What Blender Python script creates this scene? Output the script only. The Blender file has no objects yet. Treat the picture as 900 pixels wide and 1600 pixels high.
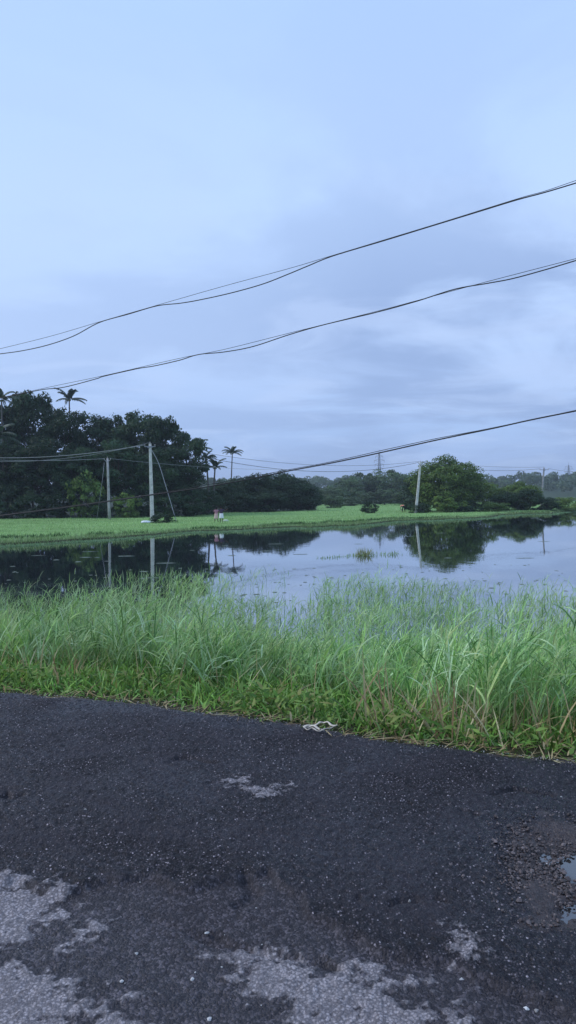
import bpy, math, random
import numpy as np
from mathutils import Vector, Matrix, Euler

R = math.radians
scene = bpy.context.scene
COL = scene.collection
rng = np.random.default_rng(7)
random.seed(7)

# ------------------------------------------------------------------ camera
F = 1155.0                       # focal length in photo pixels (900 x 1600)
CAMZ = 3.2                       # metres above the water
PITCH, ROLL = R(1.19), R(0.7)
fw = Vector((0, math.cos(PITCH), -math.sin(PITCH)))
r0 = Vector((1, 0, 0)); u0 = r0.cross(fw)
rt = (r0 * math.cos(ROLL) - u0 * math.sin(ROLL)).normalized()
up = (u0 * math.cos(ROLL) + r0 * math.sin(ROLL)).normalized()
cam_data = bpy.data.cameras.new("camera")
cam = bpy.data.objects.new("camera", cam_data); COL.objects.link(cam)
M = Matrix.Identity(4)
for i in range(3):
    M[i][0] = rt[i]; M[i][1] = up[i]; M[i][2] = -fw[i]
M[2][3] = CAMZ
cam.matrix_world = M
cam_data.sensor_fit = 'VERTICAL'; cam_data.sensor_height = 24.0
cam_data.lens = 24.0 * F / 1600.0
cam_data.clip_start = 0.05; cam_data.clip_end = 9000
scene.camera = cam

# ------------------------------------------------------------------ sky, sun, exposure
SUN_EL, SUN_AZ = R(40), R(-82)         # off to the left behind cloud, a soft sun behind cloud
world = bpy.data.worlds.new("World"); scene.world = world
world.use_nodes = True
nt = world.node_tree; nt.nodes.clear()
N = nt.nodes.new; L = nt.links.new
def mathn(nt, op, a, b=None, c=None, clamp=False):
    n = nt.nodes.new('ShaderNodeMath'); n.operation = op; n.use_clamp = clamp
    for i, v in enumerate((a, b, c)):
        if v is None: continue
        if isinstance(v, (int, float)): n.inputs[i].default_value = v
        else: nt.links.new(v, n.inputs[i])
    return n.outputs[0]
def mixc(nt, fac, a, b, mode='MIX'):
    n = nt.nodes.new('ShaderNodeMix'); n.data_type = 'RGBA'; n.blend_type = mode
    for s, v in ((0, fac), (6, a), (7, b)):
        if isinstance(v, (int, float)): n.inputs[s].default_value = v
        elif isinstance(v, tuple): n.inputs[s].default_value = (*v, 1)
        else: nt.links.new(v, n.inputs[s])
    return n.outputs[2]
def ramp(nt, fac, stops, interp='LINEAR'):
    n = nt.nodes.new('ShaderNodeValToRGB'); n.color_ramp.interpolation = interp
    el = n.color_ramp.elements
    while len(el) < len(stops): el.new(0.5)
    for e, (p, c) in zip(el, stops):
        e.position = p; e.color = (*c, 1) if isinstance(c, tuple) else (c, c, c, 1)
    if fac is not None: nt.links.new(fac, n.inputs[0])
    return n.outputs[0]
sky = N('ShaderNodeTexSky'); sky.sky_type = 'NISHITA'; sky.sun_disc = False
sky.sun_elevation = SUN_EL; sky.sun_rotation = SUN_AZ
sky.air_density = 1.0; sky.dust_density = 1.5
tc = N('ShaderNodeTexCoord'); sep = N('ShaderNodeSeparateXYZ')
L(tc.outputs['Generated'], sep.inputs[0])
zc = mathn(nt, 'MAXIMUM', sep.outputs[2], 0.0)
den = mathn(nt, 'ADD', zc, 0.16)
comb = N('ShaderNodeCombineXYZ')
L(mathn(nt, 'DIVIDE', sep.outputs[0], den), comb.inputs[0])
L(mathn(nt, 'DIVIDE', sep.outputs[1], den), comb.inputs[1])
def wnoise(scale, detail, rough, mp, dist=0.0, sc=(1, 1, 1)):
    m = N('ShaderNodeMapping'); m.inputs['Location'].default_value = mp
    m.inputs['Scale'].default_value = sc
    L(comb.outputs[0], m.inputs[0])
    n = N('ShaderNodeTexNoise'); n.inputs['Scale'].default_value = scale
    n.inputs['Detail'].default_value = detail; n.inputs['Roughness'].default_value = rough
    n.inputs['Distortion'].default_value = dist
    L(m.outputs[0], n.inputs[0]); return n.outputs[0]
c1 = ramp(nt, wnoise(1.1, 7, 0.55, (3.1, 1.7, 0), 0.5, (0.8, 1.0, 1)), [(0.40, 0.0), (0.57, 1.0)], 'EASE')
c2 = ramp(nt, wnoise(2.2, 8, 0.6, (7.3, 0.4, 0), 0.8, (0.7, 1.0, 1)), [(0.46, 0.0), (0.66, 1.0)], 'EASE')
# brightness of the cloud veil: thin and bright overhead, thicker and greyer low down
base = ramp(nt, zc, [(0.0, (0.36, 0.50, 0.86)), (0.08, (0.41, 0.59, 0.96)), (0.20, (0.54, 0.72, 1.08)),
                     (0.36, (0.55, 0.75, 1.12)), (0.55, (0.48, 0.69, 1.10)), (1.0, (0.45, 0.64, 1.02))])
lowmask = ramp(nt, zc, [(0.0, 0.5), (0.05, 0.9), (0.24, 1.0), (0.42, 0.30), (0.6, 0.15)])
rightm = ramp(nt, mathn(nt, 'MULTIPLY_ADD', sep.outputs[0], 1.0, 0.5), [(0.1, 0.25), (0.45, 0.6), (0.62, 1.0)])
dark = mathn(nt, 'MULTIPLY', mathn(nt, 'MULTIPLY', c1, lowmask), rightm)
veil = mixc(nt, dark, base, (0.33, 0.47, 0.79))
lite = mathn(nt, 'MULTIPLY', mathn(nt, 'MULTIPLY', c2, lowmask), 0.55)
veil = mixc(nt, lite, veil, (0.54, 0.70, 1.04))
bg1 = N('ShaderNodeBackground'); L(sky.outputs[0], bg1.inputs[0]); bg1.inputs[1].default_value = 0.05
bg2 = N('ShaderNodeBackground'); L(veil, bg2.inputs[0]); bg2.inputs[1].default_value = 1.0
mx = N('ShaderNodeMixShader'); mx.inputs[0].default_value = 0.9
L(bg1.outputs[0], mx.inputs[1]); L(bg2.outputs[0], mx.inputs[2])
wo = N('ShaderNodeOutputWorld'); L(mx.outputs[0], wo.inputs[0])

sd = bpy.data.lights.new("sun", 'SUN'); sd.energy = 1.5; sd.angle = R(14); sd.color = (1.0, 0.96, 0.93)
sun = bpy.data.objects.new("sun", sd); COL.objects.link(sun)
sun_dir = Vector((math.sin(SUN_AZ) * math.cos(SUN_EL), math.cos(SUN_AZ) * math.cos(SUN_EL), math.sin(SUN_EL)))
sun.rotation_euler = sun_dir.to_track_quat('Z', 'Y').to_euler()
scene.view_settings.view_transform = 'Standard'; scene.view_settings.look = 'None'
scene.view_settings.gamma = 1; scene.view_settings.exposure = 0.14
scene.view_settings.use_curve_mapping = False

# ------------------------------------------------------------------ helpers
def ray(px, py):
    return fw + rt * ((px - 450) / F) + up * ((800 - py) / F)
def onz(px, py, z):
    d = ray(px, py); t = (z - CAMZ) / d.z
    return Vector((d.x * t, d.y * t, z))
def aty(px, py, Y):
    d = ray(px, py); t = Y / d.y
    return Vector((d.x * t, Y, CAMZ + d.z * t))
def smooth(a, b, x):
    t = np.clip((x - a) / (b - a), 0, 1); return t * t * (3 - 2 * t)
_perm = np.random.default_rng(3).permutation(512)
_val = np.random.default_rng(4).random(512)
def vnoise(x, y, seed=0):
    x = np.asarray(x, float); y = np.asarray(y, float)
    xi = np.floor(x).astype(int); yi = np.floor(y).astype(int)
    fx = x - xi; fy = y - yi
    fx = fx * fx * (3 - 2 * fx); fy = fy * fy * (3 - 2 * fy)
    def h(a, b): return _val[_perm[(_perm[(a + seed * 17) & 511] + b) & 511]]
    return (h(xi, yi) * (1 - fx) + h(xi + 1, yi) * fx) * (1 - fy) + (h(xi, yi + 1) * (1 - fx) + h(xi + 1, yi + 1) * fx) * fy
def fbm(x, y, oct=4, seed=0):
    s = 0; a = 0.5; t = 0
    for i in range(oct):
        s = s + a * vnoise(x * 2 ** i, y * 2 ** i, seed + i); t += a; a *= 0.5
    return s / t

def tag(o, label=None, cat=None, group=None, kind=None):
    if label: o['label'] = label
    if cat: o['category'] = cat
    if group: o['group'] = group
    if kind: o['kind'] = kind
    return o
def empty(name, loc, label, cat, group=None, rz=0):
    o = bpy.data.objects.new(name, None); COL.objects.link(o)
    o.location = loc; o.rotation_euler = (0, 0, rz); o.empty_display_size = 0.3
    return tag(o, label, cat, group)
def link(name, me, mat=None, parent=None, loc=None):
    o = bpy.data.objects.new(name, me); COL.objects.link(o)
    if mat and not len(me.materials): me.materials.append(mat)
    if parent: o.parent = parent
    if loc is not None: o.location = loc
    return o
def np_mesh(name, V, faces, smoothf=False, col=None):
    """V (n,3); faces (m,k) with k = 3 or 4; col (n,3) linear base colours"""
    V = np.asarray(V, np.float32); faces = np.asarray(faces, np.int32)
    me = bpy.data.meshes.new(name)
    m, k = faces.shape
    me.vertices.add(len(V)); me.vertices.foreach_set('co', V.ravel())
    me.loops.add(m * k); me.loops.foreach_set('vertex_index', faces.ravel())
    me.polygons.add(m)
    me.polygons.foreach_set('loop_start', np.arange(0, m * k, k, dtype=np.int32))
    me.polygons.foreach_set('loop_total', np.full(m, k, np.int32))
    me.polygons.foreach_set('use_smooth', np.full(m, smoothf, bool))
    if col is not None:
        ca = me.color_attributes.new('tint', 'FLOAT_COLOR', 'POINT')
        c4 = np.ones((len(V), 4), np.float32); c4[:, :3] = col
        ca.data.foreach_set('color', c4.ravel())
    me.update(); me.validate()
    return me
class MB:
    def __init__(s): s.v = []; s.f = []
    def add(s, vs, fs):
        n = len(s.v); s.v += [tuple(v) for v in vs]; s.f += [tuple(i + n for i in f) for f in fs]
    def box(s, c, size, M=None):
        cx, cy, cz = c; a, b, d = (q / 2 for q in size)
        vs = [Vector((x, y, z)) for x in (-a, a) for y in (-b, b) for z in (-d, d)]
        if M: vs = [M @ v for v in vs]
        vs = [v + Vector(c) for v in vs]
        s.add(vs, [(0, 1, 3, 2), (4, 6, 7, 5), (0, 4, 5, 1), (2, 3, 7, 6), (0, 2, 6, 4), (1, 5, 7, 3)])
    def tube(s, pts, rad, n=8, cap=True):
        pts = [Vector(p) for p in pts]
        if not hasattr(rad, '__len__'): rad = [rad] * len(pts)
        rings = []
        ref = Vector((0, 0, 1))
        for i, p in enumerate(pts):
            d = (pts[min(i + 1, len(pts) - 1)] - pts[max(i - 1, 0)]).normalized()
            if abs(d.dot(ref)) > 0.95: rr = Vector((1, 0, 0))
            else: rr = ref
            a = d.cross(rr).normalized(); b = d.cross(a).normalized()
            rings.append([p + (a * math.cos(2 * math.pi * k / n) + b * math.sin(2 * math.pi * k / n)) * rad[i] for k in range(n)])
        vs = [v for rg in rings for v in rg]; fs = []
        for i in range(len(pts) - 1):
            for k in range(n):
                k2 = (k + 1) % n
                fs.append((i * n + k, i * n + k2, (i + 1) * n + k2, (i + 1) * n + k))
        if cap:
            fs.append(tuple(range(n))[::-1]); fs.append(tuple((len(pts) - 1) * n + k for k in range(n)))
        s.add(vs, fs)
    def mesh(s, name, sm=False):
        me = bpy.data.meshes.new(name); me.from_pydata(s.v, [], s.f)
        if sm: me.polygons.foreach_set('use_smooth', [True] * len(me.polygons))
        me.update(); return me
    def build(s, name, mat, parent=None, sm=False, loc=None):
        return link(name, s.mesh(name, sm), mat, parent, loc)

# ------------------------------------------------------------------ materials
def mat(name, color=(0.5, 0.5, 0.5), rough=0.8, spec=0.3, nscale=None, namt=0.3, bump=0.0, metal=0.0):
    m = bpy.data.materials.new(name); m.use_nodes = True
    nt = m.node_tree; b = nt.nodes['Principled BSDF']
    b.inputs['Base Color'].default_value = (*color, 1); b.inputs['Roughness'].default_value = rough
    b.inputs['Specular IOR Level'].default_value = spec; b.inputs['Metallic'].default_value = metal
    if nscale:
        t = nt.nodes.new('ShaderNodeTexCoord'); n = nt.nodes.new('ShaderNodeTexNoise')
        n.inputs['Scale'].default_value = nscale; n.inputs['Detail'].default_value = 5
        nt.links.new(t.outputs['Object'], n.inputs[0])
        c = mixc(nt, ramp(nt, n.outputs[0], [(0.3, 0.0), (0.7, 1.0)]), tuple(x * (1 - namt) for x in color), tuple(min(1, x * (1 + namt)) for x in color))
        nt.links.new(c, b.inputs['Base Color'])
        if bump:
            bp = nt.nodes.new('ShaderNodeBump'); bp.inputs['Strength'].default_value = bump; bp.inputs['Distance'].default_value = 0.02
            nt.links.new(n.outputs[0], bp.inputs['Height']); nt.links.new(bp.outputs[0], b.inputs['Normal'])
    return m
def leafmat(name, tint_attr=True, color=(0.05, 0.09, 0.04), rough=0.55, spec=0.3, trans=0.25, vary=0.0):
    m = bpy.data.materials.new(name); m.use_nodes = True
    nt = m.node_tree; b = nt.nodes['Principled BSDF']; out = nt.nodes['Material Output']
    b.inputs['Roughness'].default_value = rough; b.inputs['Specular IOR Level'].default_value = spec
    src = None
    if tint_attr:
        a = nt.nodes.new('ShaderNodeAttribute'); a.attribute_name = 'tint'
        src = mixc(nt, 1.0, a.outputs['Color'], color, 'MULTIPLY')
    else:
        src = mixc(nt, 0.0, color, color)
    if vary:
        oi = nt.nodes.new('ShaderNodeObjectInfo')
        k = mathn(nt, 'MULTIPLY_ADD', oi.outputs['Random'], vary, 1 - vary / 2)
        cc = nt.nodes.new('ShaderNodeCombineXYZ')
        for i in range(3): nt.links.new(k, cc.inputs[i])
        src = mixc(nt, 1.0, src, cc.outputs[0], 'MULTIPLY')
    nt.links.new(src, b.inputs['Base Color'])
    tr = nt.nodes.new('ShaderNodeBsdfTranslucent'); nt.links.new(src, tr.inputs[0])
    ms = nt.nodes.new('ShaderNodeMixShader'); ms.inputs[0].default_value = trans
    nt.links.new(b.outputs[0], ms.inputs[1]); nt.links.new(tr.outputs[0], ms.inputs[2])
    nt.links.new(ms.outputs[0], out.inputs[0])
    return m
M_bark = mat('bark', (0.07, 0.06, 0.05), 0.9, 0.1, 6, 0.4, 0.5)
M_palmbark = mat('palm_bark', (0.14, 0.13, 0.12), 0.9, 0.1, 10, 0.3, 0.4)
M_leaf = leafmat('leaf_dark', color=(0.034, 0.066, 0.030), spec=0.15, vary=0.45)
M_leafl = leafmat('leaf_light', color=(0.125, 0.20, 0.05), spec=0.15, vary=0.25)
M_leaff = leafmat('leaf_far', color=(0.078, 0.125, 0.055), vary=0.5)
M_palm = leafmat('palm_leaf', color=(0.09, 0.13, 0.09), vary=0.3)
M_grass = leafmat('grass_blade', color=(1, 1, 1), rough=0.55, spec=0.18, trans=0.3)
M_conc = mat('concrete_pole', (0.66, 0.62, 0.57), 0.85, 0.2, 3, 0.22, 0.3)
M_conc2 = mat('weathered_pole', (0.40, 0.38, 0.37), 0.85, 0.2, 3, 0.25, 0.3)
M_steel = mat('galvanised_steel', (0.30, 0.31, 0.33), 0.5, 0.5, 8, 0.15, metal=0.6)
M_pylon = mat('pylon_steel', (0.16, 0.17, 0.19), 0.6, 0.4, 2, 0.1)
M_wire = mat('wire_black', (0.025, 0.025, 0.028), 0.6, 0.4, 40, 0.2)
M_wireg = mat('wire_aluminium', (0.28, 0.29, 0.31), 0.5, 0.5, 40, 0.15)
M_porc = mat('porcelain', (0.45, 0.42, 0.38), 0.3, 0.5, 20, 0.1)

# ------------------------------------------------------------------ terrain
ROADZ = 1.55
epx = [(-900, 1000), (-400, 1038), (0, 1079), (80, 1085), (150, 1090), (225, 1096), (300, 1109), (380, 1117), (450, 1128), (530, 1142), (600, 1154),
       (680, 1163), (750, 1171), (830, 1180), (900, 1186), (1200, 1222), (1700, 1280)]
eP = np.array([tuple(onz(a, b, ROADZ)) for a, b in epx])
order = np.argsort(eP[:, 0]); eP = eP[order]
def edge(x):
    x = np.asarray(x, float)
    y = np.interp(x, eP[:, 0], eP[:, 1])
    sl = (eP[1, 1] - eP[0, 1]) / (eP[1, 0] - eP[0, 0]); sr = (eP[-1, 1] - eP[-4, 1]) / (eP[-1, 0] - eP[-4, 0])
    y = np.where(x < eP[0, 0], eP[0, 1] + (x - eP[0, 0]) * sl, y)
    y = np.where(x > eP[-1, 0], eP[-1, 1] + (x - eP[-1, 0]) * sr, y)
    return y
spx = [(-700, 880), (0, 853), (100, 847), (200, 840), (300, 833), (400, 827), (480, 825), (560, 821), (620, 815), (680, 813), (740, 810),
       (800, 806), (850, 803), (900, 800), (1100, 795)]
sP = np.array([tuple(onz(a, b, 0)) for a, b in spx]); sP = sP[np.argsort(sP[:, 0])]
def shore(x):
    x = np.asarray(x, float)
    return np.interp(x, sP[:, 0], sP[:, 1]) + 0.10 * np.interp(x, sP[:, 0], sP[:, 1]) * (fbm(x * 0.22, x * 0 + 3, 4, 5) - 0.5)
def gz(x, y):
    """height of the ground above the water"""
    x = np.asarray(x, float); y = np.asarray(y, float)
    s = y - edge(x)
    prof = np.interp(s, [-12, -0.7, -0.15, 0.15, 1.8, 5.5, 9, 14], [1.38, 1.38, 1.47, 1.50, 1.12, -0.02, -0.22, -0.55])
    prof = prof + 0.10 * (fbm(x * 1.3, y * 1.3, 3, 9) - 0.5) * smooth(0.2, 1.2, s)
    t = y - shore(x)
    far = smooth(-0.3, 0.5, t) * 0.72 + smooth(1, 6, t) * 0.20 + smooth(14, 40, t) * 0.05 + 0.22 * (fbm(x * 0.22, y * 0.22, 3, 2) - 0.5) * smooth(0.5, 4, t)
    hill = 11 * smooth(430, 680, y) * (0.7 + 0.6 * fbm(x / 160, y / 160, 2, 8))
    return np.where(t > -2, prof + far + hill, prof)

def grow(a, b, step, out, g=1.22):
    c = list(np.arange(a, b, step)); s = step; x = c[-1]
    while x < out: s *= g; x += s; c.append(x)
    s = step; x = c[0]; l = []
    while x > -out: s *= g; x -= s; l.append(x)
    return np.array(l[::-1] + c)
gx = grow(-60, 75, 0.9, 1800)
ya = list(np.arange(3.2, 12, 0.25)) + list(np.arange(12, 48, 1.2)) + list(np.arange(48, 135, 0.6))
s = 0.6; y = ya[-1]
while y < 2900: s *= 1.12; y += s; ya.append(y)
yb = []; y = 3.2; s = 0.4
while y > -500: s *= 1.25; y -= s; yb.append(y)
gy = np.array(yb[::-1] + ya)
X, Y = np.meshgrid(gx, gy)
Z = gz(X, Y)
def grid_faces(nx, ny):
    i = np.arange(nx - 1)[None, :] + np.arange(ny - 1)[:, None] * nx
    i = i.ravel(); return np.stack([i, i + 1, i + 1 + nx, i + nx], 1)
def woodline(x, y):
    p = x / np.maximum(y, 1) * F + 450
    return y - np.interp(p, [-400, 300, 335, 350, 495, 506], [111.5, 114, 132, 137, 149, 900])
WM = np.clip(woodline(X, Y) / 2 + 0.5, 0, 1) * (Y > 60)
V = np.stack([X.ravel(), Y.ravel(), Z.ravel()], 1)
mg = bpy.data.materials.new('ground_soil'); mg.use_nodes = True
nt = mg.node_tree; b = nt.nodes['Principled BSDF']; b.inputs['Roughness'].default_value = 0.95; b.inputs['Specular IOR Level'].default_value = 0.1
g = nt.nodes.new('ShaderNodeNewGeometry')
def noise(nt, vec, scale, detail=4, rough=0.55):
    n = nt.nodes.new('ShaderNodeTexNoise'); n.inputs['Scale'].default_value = scale
    n.inputs['Detail'].default_value = detail; n.inputs['Roughness'].default_value = rough
    nt.links.new(vec, n.inputs[0]); return n.outputs[0]
gs = nt.nodes.new('ShaderNodeSeparateXYZ'); nt.links.new(g.outputs['Position'], gs.inputs[0])
far_c = mixc(nt, ramp(nt, noise(nt, g.outputs['Position'], 0.35), [(0.35, 0.0), (0.65, 1.0)]), (0.15, 0.28, 0.08), (0.21, 0.36, 0.12))
near_c = mixc(nt, noise(nt, g.outputs['Position'], 6), (0.035, 0.04, 0.02), (0.08, 0.07, 0.04))
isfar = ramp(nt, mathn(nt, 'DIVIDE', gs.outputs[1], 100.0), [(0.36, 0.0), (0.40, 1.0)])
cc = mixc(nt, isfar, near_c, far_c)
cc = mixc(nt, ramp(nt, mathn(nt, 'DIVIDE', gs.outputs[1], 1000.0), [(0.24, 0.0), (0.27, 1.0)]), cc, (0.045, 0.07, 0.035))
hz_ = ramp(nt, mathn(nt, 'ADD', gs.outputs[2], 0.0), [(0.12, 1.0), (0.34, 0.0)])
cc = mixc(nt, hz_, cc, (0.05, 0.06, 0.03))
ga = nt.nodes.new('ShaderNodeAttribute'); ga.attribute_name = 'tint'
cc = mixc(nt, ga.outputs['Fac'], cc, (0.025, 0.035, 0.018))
nt.links.new(cc, b.inputs['Base Color'])
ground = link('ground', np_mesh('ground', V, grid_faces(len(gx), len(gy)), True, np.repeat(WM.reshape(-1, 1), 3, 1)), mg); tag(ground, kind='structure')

# water sheet
def add_gloss(m, fac, rough):
    nt = m.node_tree; b = nt.nodes['Principled BSDF']; g_ = nt.nodes.new('ShaderNodeBsdfGlossy'); g_.inputs['Roughness'].default_value = rough
    g_.inputs['Color'].default_value = (0.95, 0.97, 1, 1)
    if b.inputs['Normal'].links: nt.links.new(b.inputs['Normal'].links[0].from_socket, g_.inputs['Normal'])
    ms = nt.nodes.new('ShaderNodeMixShader'); ms.inputs[0].default_value = fac
    nt.links.new(b.outputs[0], ms.inputs[1]); nt.links.new(g_.outputs[0], ms.inputs[2]); nt.links.new(ms.outputs[0], nt.nodes['Material Output'].inputs[0])
wx = np.array([-420, -60, 60, 520]); 
W = MB(); W.add([(-420, 6, 0), (520, 6, 0), (520, 150, 0), (-420, 150, 0)], [(0, 1, 2, 3)])
mw = bpy.data.materials.new('pond_water'); mw.use_nodes = True
nt = mw.node_tree; b = nt.nodes['Principled BSDF']
b.inputs['Base Color'].default_value = (0.012, 0.018, 0.022, 1); b.inputs['Roughness'].default_value = 0.03
b.inputs['IOR'].default_value = 1.333; b.inputs['Specular IOR Level'].default_value = 0.5
g = nt.nodes.new('ShaderNodeNewGeometry')
mp = nt.nodes.new('ShaderNodeMapping'); mp.inputs['Scale'].default_value = (1, 1, 1); nt.links.new(g.outputs['Position'], mp.inputs[0])
n1 = noise(nt, mp.outputs[0], 1.6, 4, 0.5)
mp.inputs['Scale'].default_value = (1.0, 0.45, 1)
n0 = noise(nt, mp.outputs[0], 0.07, 3, 0.5)
n1 = mathn(nt, 'MULTIPLY', n1, ramp(nt, n0, [(0.4, 0.5), (0.62, 2.2)]))
bp = nt.nodes.new('ShaderNodeBump'); bp.inputs['Strength'].default_value = 0.10; bp.inputs['Distance'].default_value = 0.02
nt.links.new(n1, bp.inputs['Height']); nt.links.new(bp.outputs[0], b.inputs['Normal'])
add_gloss(mw, 0.4, 0.02)
water = W.build('water', mw); tag(water, kind='structure')

# ------------------------------------------------------------------ road
def polyw(pts): return np.array([tuple(onz(a, b, ROADZ))[:2] for a, b in pts])
patches = [
    [(-60, 1360), (30, 1368), (60, 1378), (112, 1386), (108, 1402), (85, 1425), (60, 1448), (20, 1466), (-60, 1490)],
    [(75, 1486), (120, 1448), (152, 1432), (142, 1455), (110, 1482), (88, 1494)],
    [(-80, 1500), (20, 1488), (60, 1498), (110, 1520), (125, 1560), (105, 1640), (-80, 1660)],
    [(130, 1572), (200, 1566), (250, 1588), (290, 1620), (280, 1700), (120, 1700)],
    [(328, 1482), (400, 1466), (450, 1488), (520, 1508), (600, 1548), (720, 1584), (760, 1640), (700, 1700), (500, 1700), (440, 1562), (370, 1520)],
    [(555, 1493), (600, 1504), (668, 1530), (642, 1540), (572, 1522)],
    [(700, 1460), (750, 1457), (762, 1500), (738, 1510), (703, 1486)],
    [(346, 1220), (380, 1217), (397, 1227), (440, 1225), (444, 1236), (400, 1239), (358, 1232)],
]
def sdpoly(px, py, poly):
    """signed distance, negative inside"""
    n = len(poly); d = np.full(px.shape, 1e9); ins = np.zeros(px.shape, bool)
    for i in range(n):
        ax, ay = poly[i]; bx, by = poly[(i + 1) % n]
        ex, ey = bx - ax, by - ay
        t = np.clip(((px - ax) * ex + (py - ay) * ey) / (ex * ex + ey * ey), 0, 1)
        d = np.minimum(d, np.hypot(px - ax - t * ex, py - ay - t * ey))
        c = ((ay > py) != (by > py)) & (px < (bx - ax) * (py - ay) / (by - ay + 1e-12) + ax)
        ins ^= c
    return np.where(ins, -d, d)
old_layer = [(-400, 1385), (0, 1368), (110, 1388), (160, 1368), (235, 1362), (300, 1382), (350, 1368), (420, 1352), (470, 1400), (520, 1452), (600, 1484), (700, 1500),
             (800, 1540), (1000, 1600), (1300, 1700), (1300, 2600), (-900, 2600)]
pothole = [(800, 1290), (850, 1272), (930, 1290), (990, 1350), (970, 1440), (900, 1455), (830, 1440), (805, 1380)]
rx = grow(-3.2, 3.4, 0.0105, 70, 1.3)
vv = np.concatenate([np.linspace(-9, 1.6, 18)[:-1], np.arange(1.6, 6.95, 0.0115), ])
# rows follow the ragged edge: v is metres measured at x = 0 from the camera's foot
e0 = float(edge(0.0))
RX, RV = np.meshgrid(rx, vv[vv < e0 + 0.001]); 
rag = 0.05 * (fbm(RX * 2.2, RX * 0, 4, 11) - 0.5) * 2 + 0.03 * (fbm(RX * 14, RX * 0, 2, 12) - 0.5)
RY = np.where(RV > 1.6, 1.6 + (RV - 1.6) * (edge(RX) + rag - 1.6) / (RV.max() - 1.6), RV)
oldp, potp = polyw(old_layer), polyw(pothole)
wob = lambda f, a, sd: a * (fbm(RX * f, RY * f, 4, sd) - 0.5)
sd_old = sdpoly(RX, RY, oldp) + wob(6, 0.16, 21)
sd_pot = sdpoly(RX, RY, potp) + wob(5, 0.2, 22)
cracks = [[(262, 1190), (280, 1183), (305, 1184), (330, 1190)], [(640, 1253), (668, 1262), (700, 1260), (745, 1268)], [(235, 1428), (290, 1444), (350, 1462), (440, 1484), (530, 1502)],
          [(-10, 1232), (20, 1246), (36, 1240)], [(560, 1400), (600, 1412), (660, 1402), (720, 1412)], [(380, 1360), (400, 1385), (370, 1405)], [(860, 1240), (800, 1232), (770, 1240)]]
sd_cr = np.full(RX.shape, 9.0)
for c_ in cracks:
    q = polyw(c_)
    for (ax, ay), (bx_, by_) in zip(q[:-1], q[1:]):
        t = np.clip(((RX - ax) * (bx_ - ax) + (RY - ay) * (by_ - ay)) / ((bx_ - ax) ** 2 + (by_ - ay) ** 2), 0, 1)
        sd_cr = np.minimum(sd_cr, np.hypot(RX - ax - t * (bx_ - ax), RY - ay - t * (by_ - ay)))
sd_cr = sd_cr + wob(9, 0.10, 25)
sd_pat = np.full(RX.shape, 9.0)
for p in patches: sd_pat = np.minimum(sd_pat, sdpoly(RX, RY, polyw(p)))
RZ = ROADZ + 0.014 * (fbm(RX * 1.1, RY * 1.1, 3, 30) - 0.5) + 0.006 * (fbm(RX * 7, RY * 7, 3, 31) - 0.5) + (0.006 + 0.004 * (sd_old > 0)) * (np.random.default_rng(8).random(RX.shape) ** 2 - 0.4) + 0.005 * (vnoise(RX * 55, RY * 55, 33) - 0.5)
RZ -= 0.024 * (1 - smooth(-0.03, 0.01, sd_old))
RZ += 0.006 * np.exp(-(np.maximum(sd_old, 0) / 0.05) ** 2) * (vnoise(RX * 30, RY * 30, 34)) * (sd_old > -0.01)
RZ -= 0.032 * (1 - smooth(-0.22, 0.03, sd_pot))
RZ -= 0.02 * smooth(0.12, 0.0, edge(RX) + rag - RY)
RZ += 0.012 * (fbm(RX * 16, RY * 16, 3, 36) - 0.5) * (1 - smooth(-0.1, 0.1, sd_pot))
pud = [polyw([(868, 1336), (895, 1326), (960, 1320), (980, 1380), (915, 1376), (885, 1358)]), polyw([(862, 1412), (900, 1398), (960, 1400), (960, 1452), (895, 1450), (872, 1436)]), polyw([(828, 1324), (850, 1320), (866, 1330), (846, 1340)])]
for p in pud: RZ -= 0.020 * (1 - smooth(-0.05, 0.05, sdpoly(RX, RY, p) + 0.10 * (fbm(RX * 14, RY * 14, 3, 37) - 0.5)))
RZ -= 0.024 * np.exp(-(np.maximum(sd_cr, 0) / 0.024) ** 2) * (vnoise(RX * 6, RY * 6, 38) > 0.3)
band = np.exp(-((sd_old - 0.05) / 0.09) ** 2)
RZ += band * 0.022 * (fbm(RX * 20, RY * 20, 3, 39) - 0.5)
RZ += 0.010 * (fbm(RX * 2.8, RY * 2.8, 2, 42) - 0.5) + 0.006 * (vnoise(RX * 26, RY * 26, 43) - 0.5)
pin_ = 0.5 - sd_pat / 0.4 + 0.75 * (fbm(RX * 11 + 0.4 * RY, RY * 15, 5, 44) - 0.5) + 0.55 * (fbm(RX * 32, RY * 40, 3, 45) - 0.5) - 0.045
RZ += 0.005 * smooth(0.47, 0.53, pin_)
RCOL = np.zeros(RX.shape + (3,))
RCOL[..., 0] = np.clip(pin_, 0, 1)          # worn pale concrete patch
RCOL[..., 1] = np.clip(0.5 - sd_old / 0.4, 0, 1)          # older road layer
sd_edge = (edge(RX) + rag - RY) - 0.07 + 0.28 * (fbm(RX * 5, RY * 5, 4, 47) - 0.5)
RCOL[..., 2] = np.clip(0.5 - np.minimum(sd_pot, sd_edge) / 0.8, 0, 1)
V = np.stack([RX.ravel(), RY.ravel(), RZ.ravel()], 1)
nrow = RX.shape[0]
mr = bpy.data.materials.new('asphalt'); mr.use_nodes = True
nt = mr.node_tree; b = nt.nodes['Principled BSDF']
g = nt.nodes.new('ShaderNodeNewGeometry'); P = g.outputs['Position']
at = nt.nodes.new('ShaderNodeAttribute'); at.attribute_name = 'tint'
as_ = nt.nodes.new('ShaderNodeSeparateColor'); nt.links.new(at.outputs['Color'], as_.inputs[0])
vo = nt.nodes.new('ShaderNodeTexVoronoi'); vo.inputs['Scale'].default_value = 100; nt.links.new(P, vo.inputs[0])
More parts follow.
